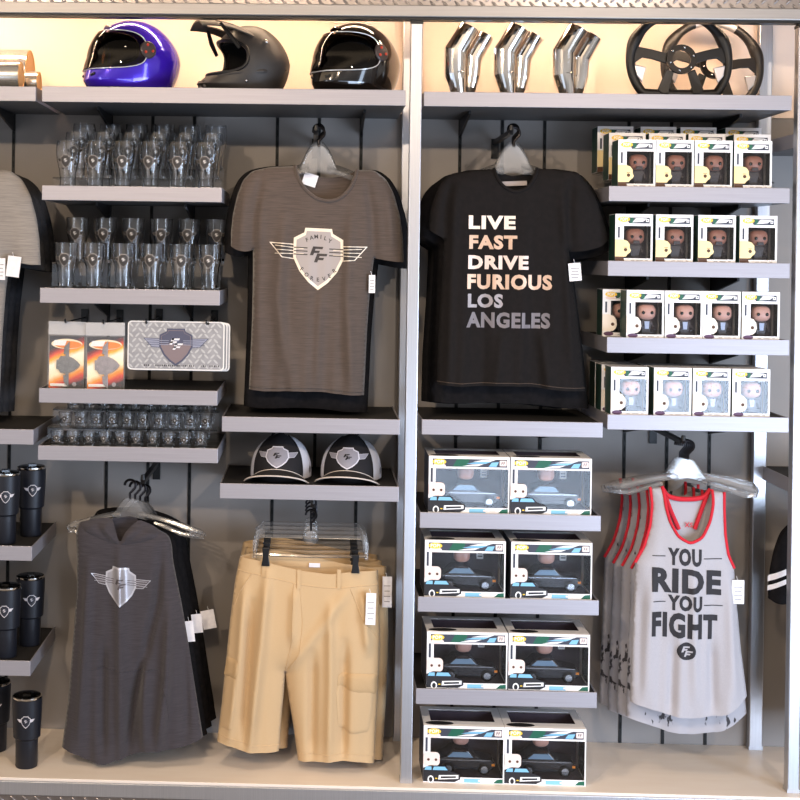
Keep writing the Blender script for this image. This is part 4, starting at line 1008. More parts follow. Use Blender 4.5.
def figure_box(kind, label):
    w_, h, d = .1185, .1535, .088; hw = w_ / 2
    t = thing('figure_box', label, 'boxed figure', group='boxed vinyl figures')
    lx, top, bot, rx = .027, .116, .013, .006
    carton(t, w_, h, d, lx, top, bot, rx, card_g)
    b = MB(); y = -.0003
    flat(b, rect(-hw + .030, .124, hw - .010, .143), y, 1); flat(b, ring_poly(-hw + .027, .137, .019, 20, .0085), y * 2, 0); flat(b, ring_poly(-hw + .026, .126, .017, 20, .006), y * 1.6, 4)
    flat(b, [(-hw + .047, .124), (-hw + .06, .124), (-hw + .056, .143), (-hw + .047, .143)], y * 1.5, 2)
    for k in range(3): flat(b, [(-hw + .052 + .004 * k, .127 + .005 * k), (-hw + .088 + .005 * k, .130 + .004 * k), (-hw + .092 + .004 * k, .134 + .003 * k), (-hw + .058 + .004 * k, .131 + .005 * k)], y * 2, 3)
    flat(b, rect(hw - .022, .129, hw - .013, .138), y * 2.2, 3); flat(b, rect(hw - .020, .132, hw - .015, .135), y * 2.6, 1)
    put_text(b, 'POP!', -hw + .0155, .132, -hw + .0385, .1425, lambda x, z: Vector((x, y * 3, z)), 3, 1, bold=.03)
    flat(b, rect(-hw + .0085, .078, -hw + .0145, .113), y, 1)
    for x0, x1 in ((.05, .062), (.068, .088), (.096, .104)): flat(b, rect(-hw + x0, .0055, -hw + x1, .0075), y, 5)
    b.build('printed_front', [pr_yel, pr_dark, pr_green, pr_white, pr_pink, mat('print_grey', (170, 168, 172), .5, bump=.02)], t, smooth=False)
    # die-cut portrait of a plain round-headed doll that overlaps the window
    b = MB(); hp = [(-hw, .018), (-hw + .034, .018), (-hw + .040, .026), (-hw + .047, .031), (-hw + .050, .038), (-hw + .046, .046), (-hw + .046, .058), (-hw + .038, .068), (-hw + .022, .073), (-hw, .073)]
    if kind == 'b': hp = [(-hw, .018), (-hw + .034, .018), (-hw + .043, .026), (-hw + .047, .038), (-hw + .045, .055), (-hw + .036, .067), (-hw + .020, .072), (-hw, .072)]
    b.prism(hp, -.0016, -.0004)
    b.build('printed_portrait', pr_face_y if kind == 'a' else pr_face_c, t, smooth=False)
    b = MB(); ex = -hw + .033; flat(b, ring_poly(ex, .040, .0055, 14), -.0019, 0)
    if kind == 'a': flat(b, rect(ex - .006, .0475, ex + .006, .049), -.0019, 0); flat(b, [(-hw, .0), (-hw + .030, .002), (-hw + .026, .018), (-hw, .018)], -.0017, 0)
    else: flat(b, ring_poly(-hw + .020, .009, .016, 18, .007), -.0017, 1)
    b.build('portrait_features', [pr_eye, pr_plum], t, smooth=False)
    # the doll inside
    cx = .012; sk = fig_skin_a if kind == 'a' else fig_skin_b
    b = MB(); b.sphere((cx, .042, .084), (.030, .026, .026), 20, 12, 0, .75); b.build('figure_head', sk, t)
    b = MB(); b.loft([[(cx + a * x, .042 + c_ * yy, z) for a, c_ in ((-1, -1), (1, -1), (1, 1), (-1, 1))] for x, yy, z in ((.012, .008, .012), (.013, .009, .03), (.018, .011, .052), (.009, .008, .062))]); b.tube([(cx - .018, .04, .052), (cx - .023, .035, .036), (cx - .018, .026, .030)], .0055, 8); b.tube([(cx + .018, .04, .052), (cx + .024, .036, .034), (cx + .02, .03, .026)], .0055, 8); b.build('figure_body', fig_dark, t)
    b = MB()
    for sx in (-1, 1): b.sphere((cx + sx * .0135, .0165, .082), (.0052, .0022, .0056), 12, 8)
    b.build('figure_eyes', fig_eye, t)
    b = MB()
    if kind == 'b': b.prism([(cx - .006, .030), (cx + .006, .030), (cx + .008, .054), (cx - .008, .054)], .026, .030); b.build('figure_shirt', fig_shirt, t, smooth=False)
    else: b.prism([(cx - .011, .060), (cx + .011, .060), (cx + .009, .070), (cx - .009, .070)], .0135, .018); b.build('figure_collar', fig_dark, t, smooth=False)
    return t
fa = figure_box('a', 'x'); fb = figure_box('b', 'x'); used = set()
ROWN = ['top', 'second', 'third', 'bottom']
def put_fig(kind, u, key, Y, dz, label, rz=0.0):
    r = fa if kind == 'a' else fb
    o = r if kind not in used else copy_tree(r); used.add(kind)
    zt = SH[key][2] + .0004 + dz; o['label'] = label; o.location = (W(u, 300, Y).x, Y, zt); o.rotation_euler = (0, 0, rz); return o
for i, u in enumerate((634.8, 673, 711.5, 751)): put_fig('a', u, 'C1', .02, 0, 'boxed vinyl figure, %s from the left in the front row on the uppermost figure shelf' % ordinal(i))
for i, u in enumerate((625, 665, 704.5, 750)): put_fig('a', u, 'C1', .125, .031, 'boxed vinyl figure, %s from the left in the middle row on the uppermost figure shelf' % ordinal(i))
for i, u in enumerate((613, 656, 696, 741)): put_fig('a', u, 'C1', .225, .062, 'boxed vinyl figure, %s from the left in the rear row on the uppermost figure shelf' % ordinal(i))
riser('clear two-step riser under the rear figure boxes on the uppermost figure shelf', 'C1', .118, .030, .1, 2)
for i, u in enumerate((633, 673.5, 716, 757.5)): put_fig('a', u, 'C2', .02, 0, 'boxed vinyl figure, %s from the left on the second figure shelf' % ordinal(i), random.uniform(-.03, .03))
for i, u in enumerate((645.5, 684, 722, 761)): put_fig('b', u, 'C3', .02, 0, 'boxed vinyl figure, %s from the left in the front row on the third figure shelf' % ordinal(i))
put_fig('b', 621, 'C3', .115, 0, 'boxed vinyl figure peeking out behind the left end of the third figure shelf')
for i, u in enumerate((631, 674, 713, 752.5)): put_fig('b', u, 'C4', .02, 0, 'boxed vinyl figure, %s from the left in the front row on the bottom figure shelf' % ordinal(i))
for i, (u, Y) in enumerate(((621, .115), (614, .21))): put_fig('b', u, 'C4', Y, 0.0, 'boxed vinyl figure at the left end of the bottom figure shelf, in the %s row' % ('middle', 'rear')[i])
for i, u in enumerate((663, 702, 741)): put_fig('b', u, 'C4', .115, 0.0, 'boxed vinyl figure in the middle row of the bottom figure shelf, %s from the left' % ordinal(i + 1))

car_body = mat('toy_car_black', (36, 38, 46), .25, .2, coat=.6, bump=.01); car_sil = mat('toy_chrome', (190, 195, 205), .2, .8, bump=.01); amber = mat('toy_amber', (230, 140, 40), .3, bump=.01); toy_glass = mat('toy_windscreen', (120, 150, 180), .15, .1, bump=.01)
def car_box(label):
    w_, h, d = .257, .181, .185; hw = w_ / 2
    t = thing('car_toy_box', label, 'boxed toy car', group='boxed toy cars')
    lx, top, bot, rx = .022, .142, .018, .004
    carton(t, w_, h, d, lx, top, bot, rx, pr_dark, .5)
    b = MB(); y = -.0003
    flat(b, rect(-hw + .012, .148, hw - .008, .173), y, 1); flat(b, [(-hw + .075, .148), (-hw + .12, .148), (-hw + .13, .173), (-hw + .09, .173)], y * 1.4, 2)
    flat(b, ring_poly(-hw + .033, .163, .022, 24, .0095), y * 2, 0); flat(b, ring_poly(-hw + .033, .150, .021, 24, .008), y * 1.7, 4); put_text(b, 'POP!', -hw + .018, .1575, -hw + .048, .169, lambda x, z: Vector((x, y * 3, z)), 3, 1, bold=.03)
    for k, (x0, x1, z0) in enumerate(((.105, .175, .150), (.118, .200, .158), (.14, .215, .165))): flat(b, [(-hw + x0, z0), (-hw + x1 - .02, z0 + .001), (-hw + x1, z0 + .008), (-hw + x0 + .03, z0 + .0055)], y * 2, 3 if k != 1 else 5)
    flat(b, [(-hw + .19, .15), (-hw + .215, .15), (-hw + .222, .165), (-hw + .20, .163)], y * 2.4, 5)
    flat(b, rrect(hw - .021, .161, .011, .009, .003), y * 2, 4); put_text(b, 'F', hw - .027, .156, hw - .0215, .166, lambda x, z: Vector((x, y * 3, z)), 1, 1, shear=.2); put_text(b, 'F', hw - .0205, .156, hw - .015, .166, lambda x, z: Vector((x, y * 3, z)), 1, 1, shear=.2)
    flat(b, rect(-hw + .006, .098, -hw + .013, .143), y, 1)
    flat(b, rect(-hw + .13, .002, hw - .075, .015), y, 5)
    for x0, x1 in ((.175, .19), (.194, .215)): flat(b, rect(-hw + x0, .006, -hw + x1, .012), y * 2, 4)
    flat(b, [(hw - .035, .002), (hw - .004, .002), (hw - .004, .016), (hw - .022, .014)], y * 1.5, 2)
    b.build('printed_front', [pr_yel, pr_dark, pr_green, pr_white, pr_pink, pr_blue], t, smooth=False)
    b = MB(); b.prism(rrect(-hw + .026, .075, .026, .022, .013), -.0012, -.0003); b.build('printed_portrait', pr_pink, t, smooth=False)
    b = MB(); flat(b, ring_poly(-hw + .016, .073, .0042), -.0015); flat(b, ring_poly(-hw + .040, .073, .0042), -.0015); b.build('portrait_features', pr_eye, t, smooth=False)
    # printed dark coupe at the lower left
    b = MB(); y = -.0012
    flat(b, [(-hw, .003), (-hw + .10, .003), (-hw + .118, .012), (-hw + .116, .028), (-hw + .085, .038), (-hw + .072, .053), (-hw + .022, .055), (-hw, .046)], y, 0)
    flat(b, [(-hw + .004, .040), (-hw + .026, .040), (-hw + .026, .051), (-hw + .008, .051)], y * 1.3, 1); flat(b, [(-hw + .03, .040), (-hw + .078, .040), (-hw + .069, .051), (-hw + .034, .051)], y * 1.3, 1)
    flat(b, [(-hw + .048, .010), (-hw + .112, .014), (-hw + .112, .026), (-hw + .050, .024)], y * 1.3, 2); flat(b, [(-hw + .056, .014), (-hw + .104, .0165), (-hw + .104, .022), (-hw + .056, .0205)], y * 1.6, 0)
    flat(b, ring_poly(-hw + .024, .010, .010, 16, .0125), y * 1.4, 2); flat(b, ring_poly(-hw + .024, .010, .006, 16, .008), y * 1.6, 0); flat(b, rect(-hw + .038, .012, -hw + .045, .015), y * 1.5, 3)
    b.build('printed_car', [pr_black, pr_blue, pr_white, pr_yel], t, smooth=False)
    # toy inside: coupe seen from its side front, a doll at the wheel
    b = MB(); prof = [(-.075, .026), (.098, .026), (.106, .036), (.104, .052), (.070, .060), (.042, .064), (.022, .086), (-.034, .086), (-.056, .066), (-.078, .060)]
    b.prism(prof, .045, .125); o = b.build('toy_car_body', car_body, t, smooth=False); bevel(o, .006, 3)
    b = MB(); b.prism([(.018, .082), (-.030, .082), (-.048, .066), (.034, .066)], .0435, .0449); b.build('toy_car_window', toy_glass, t, smooth=False)
    for wx in (-.045, .070):
        b = MB(); b.lathe([(.001, .036), (.011, .036), (.012, .039)], 18, (wx, 0, .030), 1, 'y'); b.lathe([(.001, .038), (.017, .038), (.019, .042), (.019, .056), (.001, .056)], 22, (wx, 0, .030), 0, 'y'); b.build('toy_wheel', [fig_eye, car_sil], t)
    b = MB(); b.box((.094, .043, .040), (.104, .0455, .047)); b.build('toy_lamp', amber, t, smooth=False)
    b = MB(); b.box((-.07, .0436, .056), (.09, .0448, .058)); b.build('toy_trim', car_sil, t, smooth=False)
    b = MB(); b.sphere((-.002, .085, .118), (.027, .025, .024), 18, 10, 0, .75); b.build('figure_head', fig_skin_b, t)
    b = MB(); b.prism(rrect(.065, .105, .011, .014, .002), .146, .1475); flat(b, rect(.057, .098, .073, .102), .1455, 1); flat(b, rect(.057, .107, .073, .110), .1455, 1); b.build('insert_badge', [pr_white, pr_dark], t, smooth=False)
    b = MB(); b.tri_map(poly_tris(ring_poly(-hw + .052, .025, .045, 20, .018)), lambda x, yy: Vector((x, yy, h + .0004)), 0, 1); b.build('printed_lid', pr_black, t, smooth=False)
    return t
ca = car_box('x'); first = True
CB = [('D1', None)]
for r, (key, us, uy) in enumerate((('D2', (469, 551), .02), ('D3', (465, 551.5), .02), ('D4', (467, 549), .02), (None, (463.5, 545), .0))):
    for i, u in enumerate(us):
        o = ca if first else copy_tree(ca); first = False
        Y = .02 if key else .012
        p = W(u, 500, Y) if key else W(u, 780, Y)
        if key:
            v_mid = {'D2': 485, 'D3': 570, 'D4': 662}[key]; p = W(u, v_mid, Y)
        o.location = (p.x, Y, (SH[key][2] + .0004) if key else .0004)
        o.rotation_euler = (0, 0, random.uniform(-.012, .012))
        o['label'] = 'boxed black toy car with figure, %s of the %s pair%s' % (('left', 'right')[i], ('top', 'second', 'third', 'lowest')[r], '' if key else ' on the base ledge')

# ================================================================== top shelf: helmets, pipes, steering wheels, cylinders
def helmet_surface(rx=.145, ry=.115, h=.222, chin=.03):
    def f(a, t, off=0.0):
        """a: azimuth (0 = face), t: 0 bottom .. 1 crown; local x is the face direction"""
        if t < .42: s_ = .86 + .14 * math.sin(t / .42 * PI / 2)
        else: s_ = math.sqrt(max(1 - ((t - .42) / .58) ** 2, 0))
        ca, sa = math.cos(a), math.sin(a)
        x = rx * ca * s_; y = ry * sa * s_; z = h * t
        fr = max(ca, 0) ** 1.5
        low = max(0, 1 - abs(t - .14) / .32)
        x += chin * fr * low
        if ca < 0: x -= .012 * (-ca) * max(0, 1 - abs(t - .45) / .4)       # back of the head swells
        if ca < -.1: z += .012 * (-ca) * max(0, 1 - t / .25)               # nape is cut higher
        if t < .06: z += .006 * (1 - t / .06)
        n = Vector((x / rx ** 2, y / ry ** 2, (z - h * .42) / (h * .58) ** 2)).normalized()
        return Vector((x, y, z)) + n * off
    return f
def grid_patch(b, f, a0, a1, t0, t1, na, ntt, mi=0, off=0.0, keep=None):
    vs_ = []; fs = []
    for j in range(ntt + 1):
        for i in range(na + 1): vs_.append(f(a0 + (a1 - a0) * i / na, t0 + (t1 - t0) * j / ntt, off))
    for j in range(ntt):
        for i in range(na):
            a = a0 + (a1 - a0) * (i + .5) / na; t = t0 + (t1 - t0) * (j + .5) / ntt
            if keep and not keep(a, t): continue
            k = j * (na + 1) + i; fs.append((k, k + 1, k + na + 2, k + na + 1))
    b.add(vs_, fs, mi)
def superell(a, t, A, tc, th, p=3.2): return (abs(a) / A) ** p + (abs(t - tc) / th) ** p < 1
def full_helmet(label, loc, rz, paint, accent):
    t = thing('full_face_helmet', label, 'helmet', loc, rz); t.scale = (1.06, 1.06, 1.10)
    f = helmet_surface(); A, tc, th = 1.28, .54, .225
    b = MB(); grid_patch(b, f, -PI, PI, 0, .999, 110, 56, keep=lambda a, q: not superell(a, q, A, tc, th)); b.build('shell', paint, t)
    b = MB(); grid_patch(b, f, -PI, PI, .02, .97, 48, 24, off=-.016, keep=lambda a, q: not superell(a, q, A * .98, tc, th * .96)); b.build('lining', mat('helmet_lining', (40, 36, 36), .9, bump=.3, bscale=300), t)
    b = MB(); b.tube([f(A * math.copysign(abs(math.cos(x)) ** (2 / 3.2), math.cos(x)), tc + th * math.copysign(abs(math.sin(x)) ** (2 / 3.2), math.sin(x)), .0005) for x in [2 * PI * k / 90 for k in range(90)]], .0045, 8, closed=True); b.build('eye_port_trim', blk, t)
    b = MB(); grid_patch(b, f, -1.45, 1.45, tc - th - .02, tc + th + .03, 50, 16, off=.0062, keep=lambda a, q: superell(a, q, 1.46, tc, th + .03, 4)); b.build('visor', visor_m, t)
    b = MB(); b.tube([f(1.46 * math.copysign(abs(math.cos(x)) ** .5, math.cos(x)), tc + (th + .03) * math.copysign(abs(math.sin(x)) ** .5, math.sin(x)), .0064) for x in [2 * PI * k / 90 for k in range(90)]], .0016, 6, closed=True); b.build('visor_edge_glint', mat('visor_edge_reflection', (225, 225, 230), .15, .4, bump=.01), t)  # pale edge stands in for the reflection along the visor outline
    for sy in (-1, 1):
        c = f(sy * 1.5, tc - .0, .006); n = (f(sy * 1.5, tc, .03) - c).normalized(); b = MB()
        u = n.cross(Vector((0, 0, 1))).normalized(); v = n.cross(u)
        rings = [[c + n * hh + u * (r * math.cos(2 * PI * k / 24)) + v * (r * math.sin(2 * PI * k / 24)) for k in range(24)] for r, hh in ((.026, -.006), (.026, .002), (.023, .0045), (.012, .005))]
        b.loft(rings); pv = b.build('visor_pivot', mat('pivot_grey', (70, 62, 62), .35, .3, bump=.02), t)
        b = MB()
        for q in range(3):
            a = R_(40 + 120 * q); e_ = c + n * .0055 + u * (.014 * math.cos(a)) + v * (.014 * math.sin(a)); b.sphere(tuple(e_), .0045, 10, 6)
        b.build('pivot_stud', mat('red_stud', (190, 60, 40), .4, bump=.02), pv)
    b = MB(); b.tube([f(x, .012, .001) for x in [-PI + 2 * PI * k / 80 for k in range(80)]], .0045, 8, closed=True); b.build('base_trim', blk, t)
    b = MB()
    for a in (-.25, .25): b.tube([f(a, .2, .001), f(a * 1.5, .22, .001)], .004, 8)
    b.build('chin_vent', blk, t)
    b = MB(); b.tube([f(-.3, .86, .002), f(0, .88, .004), f(.3, .86, .002)], [.004, .008, .004], 8, flat=.5); b.build('brow_vent', accent, t)
    return t
visor_m = clear_mat('smoked_visor', (120, 105, 95), refl=.3, rough=.03)
purple = mat('purple_lacquer', (62, 30, 190), .18, .35, coat=1.0, noise=((70, 36, 205), (8, 8, 8), .3, .7))
gloss_blk = mat('gloss_black_lacquer', (16, 13, 12), .12, coat=1.0, noise=((20, 16, 15), (8, 8, 8), .3, .7))
matte_blk = mat('matte_black_shell', (46, 43, 42), .48, noise=((52, 49, 48), (40, 40, 40), .3, .7))
zs = SH['TL'][2] + .0005
FACE = R_(180 + 35)                          # local +x turned to the left and towards the room
p = W(133, 88, .17); full_helmet('purple full-face helmet with clear visor on the top shelf', (p.x, .17, zs), FACE, purple, mat('vent_cream', (226, 200, 190), .4, bump=.02))
p = W(356, 89, .17); full_helmet('glossy black full-face helmet on the top shelf beside the middle post', (p.x, .17, zs), R_(180 + 43), gloss_blk, gloss_blk)
def mx_helmet(label, loc, rz):
    t = thing('motocross_helmet', label, 'helmet', loc, rz); t.scale = (1.02, 1.02, 1.08); f = helmet_surface(.125, .108, .215, .0)
    A, tc, th = 1.2, .50, .24
    def g(a, q, off=0.0):
        p = f(a, q, off); fr = max(math.cos(a), 0) ** 2.2; low = max(0, 1 - abs(q - .12) / .2); p.x += .065 * fr * low; return p
    b = MB(); grid_patch(b, g, -PI, PI, 0, .999, 110, 56, keep=lambda a, q: not superell(a, q, A, tc, th, 2.8)); b.build('shell', matte_blk, t)
    b = MB(); grid_patch(b, g, -PI, PI, .02, .97, 48, 24, off=-.016, keep=lambda a, q: not superell(a, q, A, tc, th)); b.build('lining', mat('mx_lining', (18, 16, 16), .95, bump=.3, bscale=300), t)
    b = MB(); b.tube([g(A * math.copysign(abs(math.cos(x)) ** (2 / 2.8), math.cos(x)), tc + th * math.copysign(abs(math.sin(x)) ** (2 / 2.8), math.sin(x)), .0005) for x in [2 * PI * k / 90 for k in range(90)]], .006, 8, closed=True); b.build('eye_port_trim', blk, t)
    # peak: a long curved plate over the brow, with two cut-outs
    b = MB(); vs_ = []; fs = []; nu, nv = 16, 12
    for lay in (0, .004):
        for i in range(nu + 1):
            s_ = i / nu
            for j in range(nv + 1):
                q = -1 + 2 * j / nv; wd = .088 - .03 * s_; x = .02 + .165 * s_; z = .196 + .012 * math.sin(s_ * PI) + .018 * s_ - .030 * q * q * (1 - .3 * s_) + lay
                vs_.append((x, q * wd, z))
    M = (nu + 1) * (nv + 1)
    hole = lambda i, j: 5 <= i <= 10 and (2 <= j <= 4 or nv - 5 <= j <= nv - 3)
    for i in range(nu):
        for j in range(nv):
            if hole(i, j): continue
            k = i * (nv + 1) + j; fs += [(k, k + 1, k + nv + 2, k + nv + 1), (M + k, M + k + nv + 1, M + k + nv + 2, M + k + 1)]
            for di, dj, e0, e1 in ((-1, 0, k, k + 1), (1, 0, k + nv + 1, k + nv + 2), (0, -1, k, k + nv + 1), (0, 1, k + 1, k + nv + 2)):
                ii, jj = i + di, j + dj
                if ii < 0 or jj < 0 or ii >= nu or jj >= nv or hole(ii, jj): fs.append((e0, e1, M + e1, M + e0))
    b.add(vs_, fs); b.build('peak', matte_blk, t)
    for sy in (-1, 1):
        b = MB(); b.tube([(.125, sy * .060, .206), (.10, sy * .088, .165), (.075, sy * .100, .130)], [.006, .008, .006], 8, flat=.6); b.build('peak_strut', blk, t)
        c = g(sy * 1.75, .72, .002); b = MB(); b.sphere(tuple(c), .007, 12, 8); b.build('peak_screw', chrome, t)
        c = g(sy * 1.2, .16, .002); b = MB(); b.sphere(tuple(c), .005, 12, 8); b.build('chin_rivet', chrome, t)
    b = MB()
    for a in (-.22, 0, .22): b.tube([g(a, .08, .003), g(a, .17, .003)], .006, 8)
    b.build('mouth_vent', mat('vent_mesh_grey', (90, 84, 82), .5, .3, bump=.2), t)
    b = MB(); b.tube([g(x, .012, .001) for x in [-PI + 2 * PI * k / 80 for k in range(80)]], .0045, 8, closed=True); b.build('base_trim', blk, t)
    b = MB(); b.tube([g(.5, .23, .002), g(.9, .27, .003), g(1.6, .3, .003), g(2.4, .36, .002)], [.002, .005, .006, .002], 8, flat=.4); b.tube([g(-.5, .23, .002), g(-.9, .27, .003), g(-1.6, .3, .003), g(-2.4, .36, .002)], [.002, .005, .006, .002], 8, flat=.4); b.build('side_ridge', matte_blk, t)
    return t
p = W(249, 88, .17); mx_helmet('matte black motocross helmet with peak, between the two full-face helmets', (p.x, .17, zs), R_(180 + 25))

def miter_tube(b, path, rad, n=28, cut=None, wall=.0015):
    """pipe of straight lengths with mitred, seam-welded joints; open cut end"""
    P_ = [Vector(q) for q in path]; N = len(P_); dirs = [(P_[i + 1] - P_[i]).normalized() for i in range(N - 1)]
    side = Vector((0, 1, 0)); rings = []
    for i in range(N):
        if i == 0: d = dirs[0]; nrm = d
        elif i == N - 1: d = dirs[-1]; nrm = Vector(cut).normalized() if cut else d
        else: d = dirs[i - 1]; nrm = (dirs[i - 1] + dirs[i]).normalized()
        u = d.cross(side).normalized(); v = d.cross(u).normalized(); ring = []
        for k in range(n):
            q = P_[i] + u * (rad[i] * math.cos(2 * PI * k / n)) + v * (rad[i] * math.sin(2 * PI * k / n))
            q = q + d * ((P_[i] - q).dot(nrm) / d.dot(nrm)); ring.append(q)
        rings.append(ring)
    b.loft(rings, cap=False)
    e_ = rings[-1]; c = P_[-1]; inn = [c + (q - c) * .86 for q in e_]; deep = [q - dirs[-1] * .05 for q in inn]
    b.loft([e_, inn, deep], cap=False); b.loft([[c - dirs[-1] * .05 + (q - c) * .001 for q in inn], deep], cap=False)
    b.loft([[P_[0] + (q - P_[0]) * .001 for q in rings[0]], rings[0]], cap=False)
    return rings
def exhaust(label, u, group):
    Y = .12; O = (W(u, 90, Y).x, Y, SH['TR'][2] + .0005); t = thing('exhaust_tip', label, 'exhaust pipe', O, group=group); k = 1 / 307.0
    q = lambda x, v, y: (x * k, y, (91.0 - v) * k)
    b = MB(); rr_ = miter_tube(b, [q(-4, 91, 0), q(-6, 78, 0), q(-8.5, 67, 0), q(-8.5, 44, 0), q(5.5, 20, 0)], [.022, .028, .033, .034, .032], cut=(.45, 0, .9)); b.build('front_pipe', chrome, t, angle=9)
    b = MB(); miter_tube(b, [q(6, 91, .030), q(8, 80, .030), q(10, 67, .034), q(11, 49, .036), q(24, 26, .040)], [.012, .021, .027, .0285, .0265], cut=(.55, 0, .85)); b.build('rear_pipe', chrome, t, angle=9)
    b = MB()
    for v_, rr2, x_ in ((66, .0317, -7.5), (45, .0327, -7)):
        pass
    b.tube([Vector(q(-7.5, 66, 0)) + Vector((.0318 * math.cos(2 * PI * i / 30), .0318 * math.sin(2 * PI * i / 30), 0)) for i in range(30)], .0012, 6, closed=True); b.build('weld_seam', chrome, t)
    b = MB(); b.lathe([(.001, 0), (.024, 0), (.024, .004), (.001, .004)], 24, (.004, .014, 0), sx=1.2); b.build('flange', chrome, t)
    return t
exhaust('leftmost of the three chrome twin exhaust tips on the top shelf', 463, 'chrome exhaust tips')
exhaust('middle one of the three chrome twin exhaust tips on the top shelf', 512.5, 'chrome exhaust tips')
exhaust('rightmost of the three chrome twin exhaust tips on the top shelf', 571.5, 'chrome exhaust tips')

leather = mat('black_leather', (26, 23, 22), .42, bump=.25, bscale=250); leather_g = mat('satin_silver_insert', (200, 196, 200), .3, .6, bump=.02)
def steering(label, u, vc, Y, tilt, roll, top_m):
    zc = W(u, vc, Y).z; O = (W(u, vc, Y).x, Y, zc); t = thing('steering_wheel', label, 'steering wheel', O); t.rotation_euler = (tilt, roll, 0)
    RR = .158; fb = -.105
    def rim(a):
        x, z = RR * math.cos(a), RR * math.sin(a)
        if z < fb: z = fb - (fb - z) * .06; 
        return Vector((x, 0, z))
    def rad(a):
        d = math.degrees(a) % 360; g = 0.0
        for c in (25, 155): g += .006 * math.exp(-((d - c) / 14) ** 2)
        return .0145 + g
    A_ = [2 * PI * k / 96 for k in range(96)]
    topa = [a for a in A_ if R_(62) <= a <= R_(118)]
    rest = [a for a in A_ if a > R_(116)] + [a + 2 * PI for a in A_ if a < R_(64)]
    b = MB(); b.tube([rim(a) for a in rest], [rad(a) for a in rest], 14); b.build('rim', leather, t)
    b = MB(); b.tube([rim(a) for a in topa], [.0146] * len(topa), 14); b.build('rim_top', top_m, t)
    b = MB()
    n = 28
    for r0, r1, y0, y1 in ((.030, .048, -.034, -.022),):
        rings = [[(r * math.cos(2 * PI * k / n), y, r * math.sin(2 * PI * k / n)) for k in range(n)] for r, y in ((r0, y0), (r1, y0), (r1, y1), (r0, y1), (r0, y0))]; b.loft(rings, cap=False)
    b.build('hub_ring', mat('black_anodised', (34, 32, 32), .3, .6, bump=.02), t)
    b = MB()
    for k in range(6): b.sphere((.039 * math.cos(PI * k / 3 + .3), -.0345, .039 * math.sin(PI * k / 3 + .3)), .004, 10, 6)
    b.build('hub_bolt', chrome, t)
    for sx in (-1, 1):
        b = MB(); b.prism_axis([(sx * x, -.022 + .13 * max(abs(x) - .04, 0), z) for x, z in ((.044, .022), (.09, .036), (.15, .050), (.155, .020), (.152, -.012), (.12, .010), (.09, .004), (.044, -.012))], (0, .010, 0)); o = b.build('spoke', leather, t, smooth=False); bevel(o, .003)
        b = MB(); b.prism_axis([(sx * x, -.022 + .13 * max(abs(x) - .04, 0), z) for x, z in ((.022, -.040), (.046, -.030), (.075, -.100), (.060, -.112), (.040, -.112))], (0, .010, 0)); o = b.build('lower_spoke', leather, t, smooth=False); bevel(o, .003)
        b = MB(); b.prism_axis([(sx * x, -.012, z) for x, z in ((.108, -.022), (.146, -.014), (.140, -.050), (.122, -.072))], (0, .012, 0)); o = b.build('thumb_insert', leather_g, t, smooth=False); bevel(o, .003)
    return t
steering('black flat-bottomed steering wheel on the top shelf, nearest the chrome pipes', 679, 61.5, .13, -.10, 0.0, leather)
steering('black steering wheel with top rim painted as lit, leaning behind the other wheel', 712, 67.3, .27, -.16, .10, mat('lit_rim_top', (198, 190, 182), .35, .5, bump=.05))  # silver colour stands in for light on the upper rim

def cylinder(label, u_end, v, r_px, Y, L, m):
    k = 1 / (FPX / (CD + Y)); c = W(u_end, v, Y); r = r_px * k; O = (c.x - L / 2, Y, c.z - r); t = thing('metal_cylinder', label, 'cylinder', O)
    b = MB(O); b.lathe([(r * .985, -L), (r, -L + .004), (r, -.004), (r * .985, 0)], 40, (c.x, Y, c.z), axis='x'); b.build('barrel', m, t)
    b = MB(O); b.lathe([(r * .97, .0002), (r * .97, .002), (r * .86, .002), (r * .84, -.0), (.001, .0002)], 40, (c.x, Y, c.z), axis='x'); b.build('end_cap', mat('brass_end_cap', (222, 170, 110), .4, .3, noise=((228, 178, 118), (20, 20, 20), .3, .7)), t)
    return t
pol = mat('polished_barrel', (236, 230, 222), .18, .8, noise=((240, 236, 228), (4, 60, 60), .3, .7))
zx = SH['TX'][2]
def cyl_on(label, u_end, r_px, Y, L, lift=0.0):
    k = (CD + Y) / FPX; r = r_px * k; z = zx + .0006 + r + lift
    lo, hi = 0, 200
    for _ in range(40):
        m_ = (lo + hi) / 2
        if W(u_end, m_, Y).z > z: lo = m_
        else: hi = m_
    return cylinder(label, u_end, lo, r_px, Y, L, pol)
cyl_on('largest polished metal cylinder on the top shelf at the left edge', 30, 24, .27, .3)
cyl_on('front polished metal cylinder on the top shelf at the left edge', 21, 15, .10, .26)
cyl_on('short polished metal cylinder on the top shelf nearest the purple helmet', 39, 12, .20, .06)

